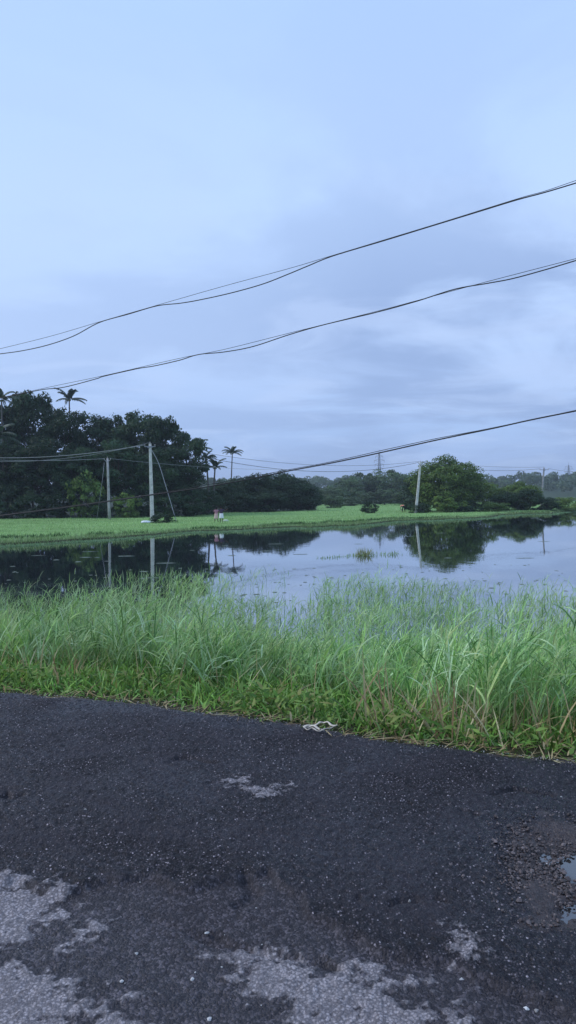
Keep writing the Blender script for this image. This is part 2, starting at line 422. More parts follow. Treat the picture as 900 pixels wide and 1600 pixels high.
vs_ = nt.nodes.new('ShaderNodeSeparateColor'); nt.links.new(vo.outputs['Color'], vs_.inputs[0])
nf = noise(nt, P, 9, 6, 0.65); nm = noise(nt, P, 45, 4, 0.6); nl = noise(nt, P, 1.3, 4, 0.5)
stone = ramp(nt, vs_.outputs[0], [(0.0, (0.006, 0.005, 0.006)), (0.45, (0.022, 0.019, 0.021)), (0.78, (0.070, 0.061, 0.064)), (0.94, (0.16, 0.14, 0.143)), (1.0, (0.55, 0.50, 0.48))])  # stone tones, spread wide so the grain's sparkle is painted in
tar_shaded = mixc(nt, ramp(nt, vo.outputs['Distance'], [(0.30, 0.0), (0.55, 1.0)]), stone, (0.007, 0.006, 0.008))  # dark gaps: tar plus the shade between stones, painted into the colour
spk = ramp(nt, noise(nt, P, 3.2, 5, 0.6), [(0.36, 0.6), (0.55, 0.0)])
tar_shaded = mixc(nt, spk, tar_shaded, (0.030, 0.026, 0.030))
tar_shaded = mixc(nt, ramp(nt, nl, [(0.35, 0.0), (0.7, 0.3)]), tar_shaded, (0.017, 0.014, 0.018))
oldc = mixc(nt, ramp(nt, vs_.outputs[1], [(0.55, 0.0), (1.0, 0.9)]), (0.030, 0.027, 0.029), (0.15, 0.135, 0.137))
oldc = mixc(nt, ramp(nt, nf, [(0.38, 0.0), (0.62, 0.55)]), oldc, (0.018, 0.016, 0.018))
mo = ramp(nt, mathn(nt, 'ADD', as_.outputs[1], mathn(nt, 'MULTIPLY_ADD', nf, 0.25, -0.125)), [(0.47, 0.0), (0.53, 1.0)])
col_ = mixc(nt, mo, tar_shaded, oldc)
pat = mixc(nt, ramp(nt, vs_.outputs[2], [(0.2, 0.0), (0.9, 1.0)]), (0.19, 0.176, 0.166), (0.44, 0.41, 0.38))
pat = mixc(nt, ramp(nt, vo.outputs['Distance'], [(0.35, 0.0), (0.65, 0.6)]), pat, (0.07, 0.07, 0.07))
pin = mathn(nt, 'ADD', as_.outputs[0], mathn(nt, 'MULTIPLY_ADD', nm, 0.5, -0.25))
mpch = mathn(nt, 'MULTIPLY', ramp(nt, pin, [(0.47, 0.0), (0.60, 0.95)]), ramp(nt, nf, [(0.30, 0.65), (0.50, 1.0)]))
col_ = mixc(nt, mpch, col_, pat)
# dirt of the pothole and along the verge
pt = ramp(nt, mathn(nt, 'ADD', as_.outputs[2], mathn(nt, 'MULTIPLY_ADD', nf, 0.3, -0.15)), [(0.48, 0.0), (0.56, 0.9)])
mud = mixc(nt, nm, (0.03, 0.026, 0.025), (0.10, 0.08, 0.07))
col_ = mixc(nt, pt, col_, mud)
col_ = mixc(nt, 1.0, col_, (0.98, 0.94, 1.04), 'MULTIPLY')
nt.links.new(col_, b.inputs['Base Color'])
rr = ramp(nt, nl, [(0.35, 0.75), (0.65, 0.42)])
wet = ramp(nt, mathn(nt, 'ADD', as_.outputs[2], mathn(nt, 'MULTIPLY_ADD', nl, 0.5, -0.25)), [(0.05, 0.0), (0.40, 1.0)])
rr = mathn(nt, 'MULTIPLY_ADD', wet, -0.22, rr)
nt.links.new(rr, b.inputs['Roughness']); b.inputs['Specular IOR Level'].default_value = 0.35
nh = noise(nt, P, 150, 3, 0.6)
hh = mathn(nt, 'ADD', mathn(nt, 'MULTIPLY', vo.outputs['Distance'], mathn(nt, 'MULTIPLY_ADD', mpch, 0.45, -0.6)), mathn(nt, 'MULTIPLY', nm, 0.9))
hh = mathn(nt, 'ADD', hh, mathn(nt, 'MULTIPLY', nh, 0.7))
bp = nt.nodes.new('ShaderNodeBump'); bp.inputs['Strength'].default_value = 0.85; bp.inputs['Distance'].default_value = 0.010
nt.links.new(hh, bp.inputs['Height']); nt.links.new(bp.outputs[0], b.inputs['Normal'])
road = link('road', np_mesh('road', V, grid_faces(len(rx), nrow), True, RCOL.reshape(-1, 3)), mr); tag(road, kind='structure')

# ------------------------------------------------------------------ grass
def ribbons(base, az, length, width, lean, curl, nseg=4, twist=None, taper=0.8, col=None, w0=0.6):
    n = len(base)
    t = np.linspace(0, 1, nseg + 1)
    ds = length / nseg
    pos = np.zeros((n, nseg + 1, 3)); pos[:, 0] = base
    hx, hy = np.cos(az), np.sin(az)
    for i in range(nseg):
        th = lean + curl * (t[i] + t[i + 1]) / 2
        pos[:, i + 1, 0] = pos[:, i, 0] + np.sin(th) * hx * ds
        pos[:, i + 1, 1] = pos[:, i, 1] + np.sin(th) * hy * ds
        pos[:, i + 1, 2] = pos[:, i, 2] + np.cos(th) * ds
    if twist is None: twist = rng.uniform(-0.9, 0.9, n)
    wx, wy, wz = -hy * np.cos(twist), hx * np.cos(twist), np.sin(twist)
    wv = np.stack([wx, wy, wz], 1)
    w = (np.minimum(1, w0 + (1 - w0) * t / 0.3)) * (1 - t ** (1 / max(0.2, 1 - taper) * 0.6)) 
    w[-1] = 0.04
    A = pos - wv[:, None, :] * (width[:, None] * w[None, :] / 2)[..., None]
    B = pos + wv[:, None, :] * (width[:, None] * w[None, :] / 2)[..., None]
    V = np.stack([A, B], 2).reshape(n * (nseg + 1) * 2, 3)
    k = np.arange(nseg); o = (np.arange(n) * (nseg + 1) * 2)[:, None] + (k * 2)[None, :]
    o = o.ravel(); Fc = np.stack([o, o + 1, o + 3, o + 2], 1)
    C = np.repeat(col, (nseg + 1) * 2, 0) if col is not None else None
    return V, Fc, C
def join(parts):
    Vs, Fs, Cs = [], [], []; n = 0
    for v, f, c in parts:
        Vs.append(v); Fs.append(f + n); Cs.append(c); n += len(v)
    return np.concatenate(Vs), np.concatenate(Fs), np.concatenate(Cs)
def colmix(n, cols, jit=0.15):
    c = np.array(cols); i = rng.integers(0, len(c), n); a = rng.random((n, 1))
    j = rng.integers(0, len(c), n)
    out = c[i] * a + c[j] * (1 - a)
    return out * rng.uniform(1 - jit, 1 + jit, (n, 1))
TALL = [(0.36, 0.56, 0.18), (0.25, 0.44, 0.14), (0.40, 0.58, 0.29), (0.12, 0.26, 0.07), (0.50, 0.64, 0.38), (0.27, 0.45, 0.11), (0.08, 0.18, 0.055), (0.42, 0.50, 0.22), (0.33, 0.52, 0.20)]
SHORT = [(0.30, 0.42, 0.09), (0.04, 0.09, 0.02), (0.15, 0.29, 0.045), (0.22, 0.40, 0.075), (0.05, 0.12, 0.02), (0.32, 0.50, 0.16), (0.09, 0.20, 0.03), (0.20, 0.42, 0.07)]
STRAW = [(0.56, 0.43, 0.22), (0.44, 0.32, 0.16), (0.60, 0.52, 0.30), (0.30, 0.19, 0.10)]
def tall_start(x, y):
    # metres beyond the road edge where the tall grass takes over
    r = x / np.maximum(y, 1)
    return np.interp(r, [-0.4, -0.1, 0.1, 0.2, 0.4], [1.35, 1.45, 1.2, 0.6, 0.25])
def field_pts(n, y0, y1, half=0.50, m=1.5):
    y = rng.uniform(y0, y1, n * 3); w = half * y1 + m
    x = rng.uniform(-w, w, n * 3)
    k = np.abs(x) < half * y + m
    return x[k][:n], y[k][:n]
def plants(x, y, hmul, nleaf, wmul, cols, name_h=(0.55, 0.95)):
    n = len(x); z = gz(x, y); z = np.maximum(z, -0.45)
    under = np.maximum(0, -z)
    cl = fbm(x * 1.1, y * 1.1, 3, 41)
    h = rng.uniform(*name_h, n) * hmul * (0.42 + 1.15 * cl) * (1 + (rng.random(n) < 0.04) * 0.35) + under
    az = rng.normal(0.2, 1.3, n); lean = np.abs(rng.normal(0.10, 0.10, n)); curl = rng.uniform(0.0, 0.35, n)
    parts = []
    cc = colmix(n, cols)
    cc *= (0.55 + 0.9 * fbm(x * 0.9, y * 0.7, 3, 44))[:, None]
    parts.append(ribbons(np.stack([x, y, z], 1), az, h, np.full(n, 0.008 * wmul), lean, curl, 3, col=cc * 0.8 + np.array([0.03, 0.03, 0.0])))
    for k in range(nleaf):
        f = rng.uniform(0.25, 1.0, n) if k else np.full(n, 0.96)
        f = f ** 0.8
        th = lean + curl * f / 2
        bx = x + np.sin(th) * np.cos(az) * h * f; by = y + np.sin(th) * np.sin(az) * h * f; bz = z + np.cos(th) * h * f
        keep = bz > 0.02
        la = az + rng.normal(0, 1.5, n) + k * 2.4; la = np.where(rng.random(n) < 0.35, rng.normal(0.1, 0.7, n), la)
        ll = rng.uniform(0.20, 0.46, n) * (0.7 + 0.5 * cl) * (0.65 if k == 0 else 1)
        ln = rng.uniform(0.15, 0.75, n) if k else rng.uniform(0.0, 0.5, n)
        cu = rng.uniform(0.1, 1.5, n)
        lw = rng.uniform(0.010, 0.019, n) * wmul
        c2 = cc * rng.uniform(0.85, 1.2, (n, 1))
        q = keep
        parts.append(ribbons(np.stack([bx, by, bz], 1)[q], la[q], ll[q], lw[q], ln[q], cu[q], 4, col=c2[q]))
    return parts
# tall pale green grass growing down the bank and out into the water
P_ = []
x, y = field_pts(30000, 2.2, 14.5, 0.50, 5.0); s = y - edge(x)
k = (s > tall_start(x, y) * (0.85 + 0.5 * rng.random(len(x))) + 1.3 * (fbm(x * 1.1, y * 1.1, 2, 50) - 0.42)) & (y < 12.7 + 1.2 * (fbm(x * 0.9, x * 0, 2, 51) - 0.5) * 2 + np.interp(x / y, [-0.35, -0.12], [2.5, 0.0])); x, y = x[k], y[k]; s = s[k]
hm = np.interp(s - tall_start(x, y), [-0.5, 0, 0.8, 2.0], [0.5, 0.62, 0.9, 1.0])
hm = hm * np.interp(x / y, [-0.4, 0.1, 0.4], [0.88, 0.90, 0.88]) * np.interp(y, [10, 14], [1.0, 0.72])
for p in plants(x, y, hm, 6, 0.98, TALL): P_.append(p)
x, y = field_pts(21000, 12, 29, 0.46, 6)
d = fbm(x * 0.33, y * 0.28, 3, 57)
pxx = x / y * F + 450
gap = smooth(0.40, 0.55, d + np.interp(y, [12.5, 13.6, 14.6, 19.6, 20.6, 22, 27], [0.2, 0.10, -0.10, -0.11, 0.02, 0.05, 0.03]) + np.interp(pxx, [280, 370, 760, 860], [0.2, 0.0, 0.0, 0.10])) + 0.012
outer = np.interp(x / y, [-0.45, -0.2, -0.05, 0.15, 0.4], [21.5, 22.5, 26.0, 24.0, 21.0]) + 1.2 + 2.5 * (fbm(x * 0.7, x * 0, 3, 60) - 0.5)
rag_ = np.clip((outer - y) / 3.2, 0, 1)
k = (rng.random(len(x)) < gap * np.where(y > 18, np.interp(pxx, [300, 400, 800, 880], [1.0, 0.75, 0.75, 0.9]) * rag_, 1.0)) & (y < outer); x, y = x[k], y[k]
for p in plants(x, y, np.interp(y, [13, 20, 26], [0.75, 0.62, 0.66]), 4, 1.05, TALL): P_.append(p)
V, Fc, C = join(P_)
o = link('tall_grass', np_mesh('tall_grass', V, Fc, False, C), M_grass)
tag(o, 'tall pale green reed grass growing down the bank and out into the water', 'tall grass', kind='stuff')
# short bright verge grass
P_ = []
n = 100000
x, y = field_pts(n, 2.0, 11.5, 0.52, 4.5); s = y - edge(x)
k = (s > -0.04 + 0.22 * (fbm(x * 4, y * 0, 3, 61) - 0.5)) & (s < tall_start(x, y) + 1.0); x, y, s = x[k], y[k], s[k]
n = len(x); hm = np.interp(s, [0, 0.25, 0.8, 2.0], [0.32, 0.62, 1.0, 1.6])
cl = fbm(x * 2.2, y * 2.2, 3, 62)
col = colmix(n, SHORT, 0.25) * (0.75 + 0.6 * fbm(x * 1.5, y * 1.5, 2, 63))[:, None]
yel = (rng.random(n) < np.interp(s, [0, 0.3], [0.18, 0.05])); col[yel] = colmix(yel.sum(), STRAW)
zb = gz(x, y) + rng.uniform(0, 0.13, n) * hm
P_.append(ribbons(np.stack([x, y, zb], 1), rng.uniform(0, 6.28, n), rng.uniform(0.09, 0.24, n) * hm * (0.6 + 0.8 * cl), rng.uniform(0.010, 0.020, n),
                  rng.uniform(0.1, 1.1, n), rng.uniform(0.2, 1.3, n), 4, col=col))
V, Fc, C = join(P_)
o = link('verge_grass', np_mesh('verge_grass', V, Fc, False, C), M_grass)
tag(o, 'short bright green grass creeping along the edge of the asphalt', 'grass', kind='stuff')
# broad leaved weeds among the verge grass
P_ = []
x, y = field_pts(16000, 2.0, 11.0, 0.52, 4.5); s = y - edge(x); k = (s > 0.05) & (s < tall_start(x, y) + 0.8) & (fbm(x * 1.4, y * 1.4, 3, 66) > 0.58); x, y = x[k], y[k]; n = len(x)
for j in range(4):
    P_.append(ribbons(np.stack([x + rng.normal(0, .04, n), y + rng.normal(0, .04, n), gz(x, y) + rng.uniform(0.02, 0.22, n)], 1), rng.uniform(0, 6.28, n), rng.uniform(0.04, 0.11, n), rng.uniform(0.022, 0.045, n),
                      rng.uniform(0.5, 1.5, n), rng.uniform(0.1, 0.8, n), 3, col=colmix(n, [(0.13, 0.26, 0.045), (0.24, 0.36, 0.08), (0.09, 0.18, 0.035), (0.30, 0.30, 0.10)]), taper=0.7, w0=0.3))
V, Fc, C = join(P_)
o = link('broadleaf_weeds', np_mesh('broadleaf_weeds', V, Fc, False, C), M_grass)
tag(o, 'low broad leaved weeds growing among the verge grass', 'weeds', kind='stuff')
# straw: dry culms at the foot of the tall grass and bits lying along the edge
P_ = []
def zone(n, pxr, sr, h, w, lean, dens=1.0):
    y = rng.uniform(4.3, 10, n * 4); x = rng.uniform(-4.5, 4.5, n * 4); r = x / y * F + 450; s = y - edge(x)
    k = (r > pxr[0]) & (r < pxr[1]) & (s > sr[0]) & (s < sr[1]) & (fbm(x * 1.6, y * 1.6, 2, 70) > 0.42)
    x, y = x[k][:n], y[k][:n]; n = len(x)
    P_.append(ribbons(np.stack([x, y, gz(x, y) + rng.uniform(0, 0.06, n)], 1), rng.uniform(0, 6.28, n), rng.uniform(*h, n), rng.uniform(*w, n), rng.uniform(*lean, n),
                      rng.uniform(-0.2, 0.9, n), 4, col=colmix(n, STRAW)))
zone(2000, (540, 960), (0.12, 1.1), (0.2, 0.6), (0.008, 0.016), (0.0, 0.8))
zone(160, (600, 960), (0.1, 0.9), (0.1, 0.3), (0.008, 0.014), (0.3, 1.4))
zone(900, (-20, 150), (0.7, 2.0), (0.25, 0.6), (0.008, 0.015), (0.1, 1.2))
zone(200, (120, 600), (0.6, 1.6), (0.25, 0.6), (0.006, 0.011), (0.0, 0.6))
x = rng.uniform(-4, 4, 420); y = edge(x) + rng.normal(-0.01, 0.05, 420)
P_.append(ribbons(np.stack([x, y, np.maximum(gz(x, y), ROADZ - 0.01) + 0.012], 1), rng.normal(0, 0.9, 420), rng.uniform(0.04, 0.22, 420), rng.uniform(0.004, 0.009, 420),
                  rng.uniform(1.35, 1.6, 420), rng.uniform(-0.1, 0.1, 420), 3, twist=rng.uniform(-0.2, 0.2, 420), col=colmix(420, STRAW)))
V, Fc, C = join(P_)
o = link('dry_straw', np_mesh('dry_straw', V, Fc, False, C), M_grass)
tag(o, 'dry straw coloured stems at the foot of the grass and along the road edge', 'dry grass', kind='stuff')
# far meadow
P_ = []
def meadow(n, y0, y1, h, w, cols):
    y = np.sqrt(rng.uniform(y0 * y0, y1 * y1, n)); x = rng.uniform(-0.52, 0.52, n) * y
    t = y - shore(x); k = (t > -0.2) & (woodline(x, y) < 0); x, y, t = x[k], y[k], t[k]; n = len(x)
    nz = fbm(x * 0.25, y * 0.25, 3, 80)
    hh = rng.uniform(*h, n) * (0.5 + nz) * np.interp(t, [-0.2, 1.5, 4], [0.8, 1.3, 1.0])
    c = colmix(n, cols) * (0.45 + 1.1 * fbm(x * 0.06 + 9, y * 0.28, 4, 81))[:, None]
    P_.append(ribbons(np.stack([x, y, gz(x, y) - 0.01], 1), rng.uniform(0, 6.28, n), hh, np.full(n, w) * rng.uniform(0.6, 1.3, n), rng.uniform(0, 0.6, n), rng.uniform(0, 0.8, n), 2, col=c))
MEAD = [(0.12, 0.22, 0.06), (0.48, 0.60, 0.30), (0.30, 0.46, 0.15), (0.38, 0.54, 0.20), (0.19, 0.34, 0.10), (0.44, 0.58, 0.28)]
meadow(70000, 44, 100, (0.06, 0.24), 0.035, MEAD)
meadow(40000, 95, 235, (0.08, 0.28), 0.07, MEAD)
n = 9000; x = rng.uniform(-42, 66, n); y = shore(x) + np.abs(rng.normal(0, 0.9, n)); k = fbm(x * 0.5, x * 0, 3, 86) > 0.5; x, y = x[k], y[k]; n = len(x)
P_.append(ribbons(np.stack([x, y, gz(x, y)], 1), rng.uniform(0, 6.28, n), rng.uniform(0.2, 0.6, n), rng.uniform(0.03, 0.05, n), rng.uniform(0, 0.6, n), rng.uniform(0, 0.8, n), 2, col=colmix(n, MEAD) * 0.7))
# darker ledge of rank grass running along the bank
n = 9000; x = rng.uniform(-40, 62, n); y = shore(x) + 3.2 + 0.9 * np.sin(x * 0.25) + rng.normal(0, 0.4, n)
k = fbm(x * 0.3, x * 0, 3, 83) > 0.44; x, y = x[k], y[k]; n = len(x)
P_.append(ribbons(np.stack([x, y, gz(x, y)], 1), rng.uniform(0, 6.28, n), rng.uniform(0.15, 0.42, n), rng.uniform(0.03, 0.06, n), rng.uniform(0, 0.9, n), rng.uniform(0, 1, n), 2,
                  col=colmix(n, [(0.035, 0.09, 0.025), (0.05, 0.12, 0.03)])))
# floating grass mat off the bank
n = 22000; x = rng.uniform(-42, 62, n); y = shore(x) - np.abs(rng.normal(0, 1.0, n)) * np.interp(x, [-20, 0, 20, 60], [1.1, 0.9, 1.0, 0.7])
P_.append(ribbons(np.stack([x, y, np.maximum(gz(x, y), 0.0)], 1), rng.uniform(0, 6.28, n), rng.uniform(0.04, 0.20, n), rng.uniform(0.03, 0.06, n), rng.uniform(0.2, 1.3, n), rng.uniform(0, 0.6, n), 2,
                  col=colmix(n, [(0.17, 0.30, 0.12), (0.22, 0.36, 0.18), (0.12, 0.22, 0.09)])))
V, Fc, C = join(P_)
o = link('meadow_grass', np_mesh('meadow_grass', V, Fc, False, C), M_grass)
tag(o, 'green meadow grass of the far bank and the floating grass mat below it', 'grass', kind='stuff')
# thin reeds standing in open water
P_ = []
def reeds(pa, pb, n, spread, h):
    a, b_ = onz(*pa, 0), onz(*pb, 0); t = rng.random(n)
    x = a.x + (b_.x - a.x) * t + rng.normal(0, spread, n); y = a.y + (b_.y - a.y) * t + rng.normal(0, spread * 1.5, n)
    P_.append(ribbons(np.stack([x, y, np.full(n, -0.02)], 1), rng.uniform(0, 6.28, n), rng.uniform(*h, n), np.full(n, 0.03), rng.uniform(0, 0.6, n), rng.uniform(0, 0.8, n), 3, col=colmix(n, TALL) * 0.8))
reeds((500, 873), (560, 868), 90, 0.15, (0.05, 0.2)); reeds((550, 868), (625, 866), 110, 0.2, (0.06, 0.3)); reeds((180, 905), (330, 902), 160, 0.5, (0.1, 0.5))
V, Fc, C = join(P_)
o = link('water_reeds', np_mesh('water_reeds', V, Fc, False, C), M_grass)
tag(o, 'sparse thin reeds standing in the open water of the pond', 'reeds', kind='stuff')
# floating weed scraps
fl = MB()
for (a, b_) in [(140, 862), (88, 875), (122, 878), (134, 871), (152, 871), (196, 869), (167, 877), (225, 893), (222, 904), (240, 903), (60, 868), (300, 860), (352, 853), (362, 868), (430, 850), (470, 866),
                (684, 858), (790, 830), (690, 833), (640, 838), (700, 872), (850, 846), (832, 810), (820, 872), (545, 830), (610, 826), (560, 850), (330, 843), (415, 861), (20, 885), (260, 880)]:
    c = onz(a, b_, 0); L_ = rng.uniform(0.1, 0.45); w_ = rng.uniform(0.05, 0.14); n = 14; ph = rng.uniform(0, 6)
    vs = [(c.x + L_ * math.cos(k * 2 * math.pi / n) * (1 + 0.3 * math.sin(3 * k + ph)), c.y + w_ * math.sin(k * 2 * math.pi / n) * (1 + 0.3 * math.cos(2 * k + ph)), 0.006) for k in range(n)]
    vs2 = [(x, y, 0.012) for x, y, _ in vs]
    fl.add(vs + vs2, [tuple(range(n, 2 * n))] + [(k, (k + 1) % n, n + (k + 1) % n, n + k) for k in range(n)])
for _ in range(150):
    yy = rng.uniform(21, 34); xx = rng.uniform(-0.42, 0.42) * yy; q_ = rng.uniform(0.03, 0.10); n = 7; ph = rng.uniform(0, 6)
    vs = [(xx + q_ * math.cos(k * 2 * math.pi / n) * rng.uniform(.6, 1.2), yy + q_ * math.sin(k * 2 * math.pi / n) * rng.uniform(.6, 1.2), 0.006) for k in range(n)]
    fl.add(vs + [(a, b_, 0.011) for a, b_, _ in vs], [tuple(range(n, 2 * n))] + [(k, (k + 1) % n, n + (k + 1) % n, n + k) for k in range(n)])
o = fl.build('floating_weed', mat('weed', (0.22, 0.27, 0.20), 0.6, 0.4, 5, 0.3))
tag(o, 'pale scraps of weed floating on the still pond', 'water weed', kind='stuff')

# ------------------------------------------------------------------ gravel, puddles
def ico():
    p = (1 + 5 ** 0.5) / 2
    v = np.array([(-1, p, 0), (1, p, 0), (-1, -p, 0), (1, -p, 0), (0, -1, p), (0, 1, p), (0, -1, -p), (0, 1, -p), (p, 0, -1), (p, 0, 1), (-p, 0, -1), (-p, 0, 1)]) / 1.9
    f = np.array([(0, 11, 5), (0, 5, 1), (0, 1, 7), (0, 7, 10), (0, 10, 11), (1, 5, 9), (5, 11, 4), (11, 10, 2), (10, 7, 6), (7, 1, 8), (3, 9, 4), (3, 4, 2), (3, 2, 6), (3, 6, 8), (3, 8, 9), (4, 9, 5), (2, 4, 11), (6, 2, 10), (8, 6, 7), (9, 8, 1)])
    return v, f
def stones(x, y, z, r, cols, name, label):
    v, f = ico(); n = len(x)
    jit = v[None] * rng.uniform(0.65, 1.25, (n, 12, 1)) * np.stack([rng.uniform(.8, 1.3, n), rng.uniform(.8, 1.3, n), rng.uniform(.5, .8, n)], 1)[:, None, :]
    V = (jit * r[:, None, None] + np.stack([x, y, z], 1)[:, None, :]).reshape(-1, 3)
    Fc = (f[None] + (np.arange(n) * 12)[:, None, None]).reshape(-1, 3)
    C = np.repeat(colmix(n, cols, 0.3), 12, 0)
    m = bpy.data.materials.new(name); m.use_nodes = True; nt = m.node_tree; b = nt.nodes['Principled BSDF']
    a = nt.nodes.new('ShaderNodeAttribute'); a.attribute_name = 'tint'; nt.links.new(a.outputs['Color'], b.inputs['Base Color']); b.inputs['Roughness'].default_value = 0.7
    o = link(name, np_mesh(name, V, Fc, False, C), m); tag(o, label, 'gravel', kind='stuff'); return o
potc = potp.mean(0)
n = 5600; x = potc[0] + rng.normal(-0.10, 0.36, n); y = potc[1] + rng.normal(0, 0.30, n)
sdp = sdpoly(x, y, potp); k = (rng.random(n) < np.where(sdp < 0.02, 0.9, np.exp(-sdp / 0.06) * 0.5)); x, y = x[k], y[k]
k = np.ones(len(x), bool)
for p in pud: k &= sdpoly(x, y, p) > -0.01
x, y = x[k], y[k]; n = len(x)
r = rng.uniform(0.003, 0.0075, n) * np.where(rng.random(n) < 0.08, 1.8, 1)
stones(x, y, np.full(n, ROADZ - 0.030) + r * 0.3 + 0.03 * smooth(-0.15, 0.05, sdpoly(x, y, potp)), r, [(0.03, 0.024, 0.025), (0.05, 0.038, 0.037), (0.085, 0.062, 0.058), (0.15, 0.12, 0.115)], 'gravel', 'broken stones and grit lying in the pothole at the right of the road')
n = 900; x = rng.uniform(-3.2, 3.4, n); y = rng.uniform(2.0, 6.4, n); k = (y < edge(x)) & (rng.random(n) < np.where(sdpoly(x, y, oldp) < 0.05, 1, 0.25)); x, y = x[k], y[k]
x2 = rng.uniform(-3.6, 3.6, 900); y2 = edge(x2) - np.abs(rng.normal(0, 0.06, 900)); x = np.concatenate([x, x2]); y = np.concatenate([y, y2])
n = len(x); r = rng.uniform(0.0018, 0.0045, n)
bx = [(722, 1521), (213, 1480), (323, 1448), (190, 1523), (693, 1426), (133, 1265), (823, 1565), (838, 1568), (745, 1558), (327, 1581), (640, 1407), (877, 1245), (300, 1520)]
bp_ = np.array([tuple(onz(a, b_, ROADZ))[:2] for a, b_ in bx]); x = np.concatenate([x, bp_[:, 0]]); y = np.concatenate([y, bp_[:, 1]]); r = np.concatenate([r, rng.uniform(0.006, 0.010, len(bx))])
o = stones(x, y, np.full(len(x), ROADZ - 0.002) - 0.022 * (sdpoly(x, y, oldp) < 0), r, [(0.25, 0.24, 0.23), (0.4, 0.39, 0.38), (0.5, 0.49, 0.47)], 'grit', 'pale loose grit scattered over the asphalt')
mpud = mat('puddle_water', (0.03, 0.028, 0.027), 0.04, 0.5); mpud.node_tree.nodes['Principled BSDF'].inputs['IOR'].default_value = 1.333
add_gloss(mpud, 0.13, 0.06)
for i, p in enumerate(pud):
    c = p.mean(0); m_ = MB(); n = 40; vs = []
    pts = []
    for j in range(len(p)):
        for t in range(6): pts.append(p[j] * (1 - t / 6) + p[(j + 1) % len(p)] * t / 6)
    pts = np.array(pts); nn = len(pts); sm = pts.copy()
    for _ in range(4): sm = (np.roll(sm, 1, 0) + sm + np.roll(sm, -1, 0)) / 3
    sm += (sm - c) / np.linalg.norm(sm - c, axis=1, keepdims=True) * 0.035; sm += (sm - c) * (0.25 * (vnoise(sm[:, 0] * 18, sm[:, 1] * 18, 90 + i) - 0.4))[:, None]
    m_.add([(a, b_, ROADZ - 0.038 - 0.002 * i) for a, b_ in sm], [tuple(range(nn))])
    tag(m_.build('puddle', mpud), kind='structure')

# ------------------------------------------------------------------ trees
def leaf_quads(P, Nn, size, r_):
    n = len(P)
    a = np.cross(Nn, r_.normal(size=(n, 3))); a /= np.linalg.norm(a, axis=1, keepdims=True) + 1e-9
    b = np.cross(Nn, a); b /= np.linalg.norm(b, axis=1, keepdims=True) + 1e-9
    s = size[:, None]
    V = np.stack([P - a * s, P - b * s * 0.55 + a * s * 0.1, P + a * s, P + b * s * 0.55 + a * s * 0.1], 1).reshape(-1, 3)
    F_ = np.arange(n * 4).reshape(n, 4)
    return V, F_
def crown(seed, H, Wd, z0, nclump, nleaf, leaf, openness=0.0, clump=0.17, lobv=0.45):
    """clumps of leaves on an uneven crown; returns verts, faces, tints, clump centres"""
    r_ = np.random.default_rng(seed)
    cen = []; tries = 0
    while len(cen) < nclump and tries < nclump * 30:
        tries += 1
        d = r_.normal(size=3); d /= np.linalg.norm(d)
        rr = r_.uniform(0.45, 1.0) ** 0.6
        lob = 1.0 - lobv * 0.49 + lobv * float(fbm(np.array(math.atan2(d[1], d[0]) * 1.3 + seed), np.array(d[2] * 1.6), 3, seed % 7))
        p = np.array([d[0] * Wd / 2 * rr * lob, d[1] * Wd / 2 * rr * lob, (z0 + H) / 2 + d[2] * (H - z0) / 2 * rr * min(lob, 1.05)])
        if p[2] < z0: continue
        if any(np.linalg.norm(p - q) < clump * Wd * 0.42 for q in cen): continue
        cen.append(p)
    cen = np.array(cen); nc = len(cen)
    R_ = clump * Wd * r_.uniform(0.55, 1.2, nc)
    tone = r_.uniform(0.72, 1.35, nc)
    idx = r_.integers(0, nc, nleaf)
    d = r_.normal(size=(nleaf, 3)); d /= np.linalg.norm(d, axis=1, keepdims=True)
    d[:, 2] = np.abs(d[:, 2]) * np.where(r_.random(nleaf) < 0.25, -0.6, 1)
    rad = R_[idx] * r_.uniform(0.35, 1.12, nleaf) ** 0.5
    P = cen[idx] + d * rad[:, None] * np.array([1, 1, 0.72])
    Nn = d + r_.normal(size=(nleaf, 3)) * 0.55 + np.array([0, 0, 0.35]); Nn /= np.linalg.norm(Nn, axis=1, keepdims=True)
    V, F_ = leaf_quads(P, Nn, leaf * r_.uniform(0.6, 1.3, nleaf), r_)
    T = tone[idx] * r_.uniform(0.75, 1.3, nleaf)
    hue = r_.uniform(-0.12, 0.18, nleaf)
    C = np.stack([T * (1 + hue), T, T * (1 - hue * 0.5)], 1)
    return V, F_, np.repeat(C, 4, 0), cen
def trunk_mesh(seed, H, cen, z0, r0, name):
    r_ = random.Random(seed); m = MB()
    top = z0 + (H - z0) * 0.45
    pts = [Vector((0, 0, -0.3))]; x = y = 0
    for i in range(1, 7):
        x += r_.uniform(-0.03, 0.03) * H; y += r_.uniform(-0.03, 0.03) * H
        pts.append(Vector((x, y, top * i / 6)))
    m.tube(pts, [r0 * 1.25, r0, r0 * 0.85, r0 * 0.75, r0 * 0.62, r0 * 0.5, r0 * 0.3], 8)
    idx = r_.sample(range(len(cen)), min(len(cen), 22))
    for j in idx:
        c = Vector(cen[j]); k = r_.randint(2, 5); a = pts[k]
        if c.z < a.z: a = pts[max(1, k - 2)]
        mid = a.lerp(c, 0.5) + Vector((r_.uniform(-.05, .05) * H, r_.uniform(-.05, .05) * H, r_.uniform(0, 0.05) * H))
        q = a.lerp(mid, 0.5) + Vector((0, 0, -0.01 * H))
        m.tube([a, q, mid, c], [r0 * 0.42, r0 * 0.34, r0 * 0.22, r0 * 0.06], 5)
    return m.mesh(name, True)
PROTO = {}
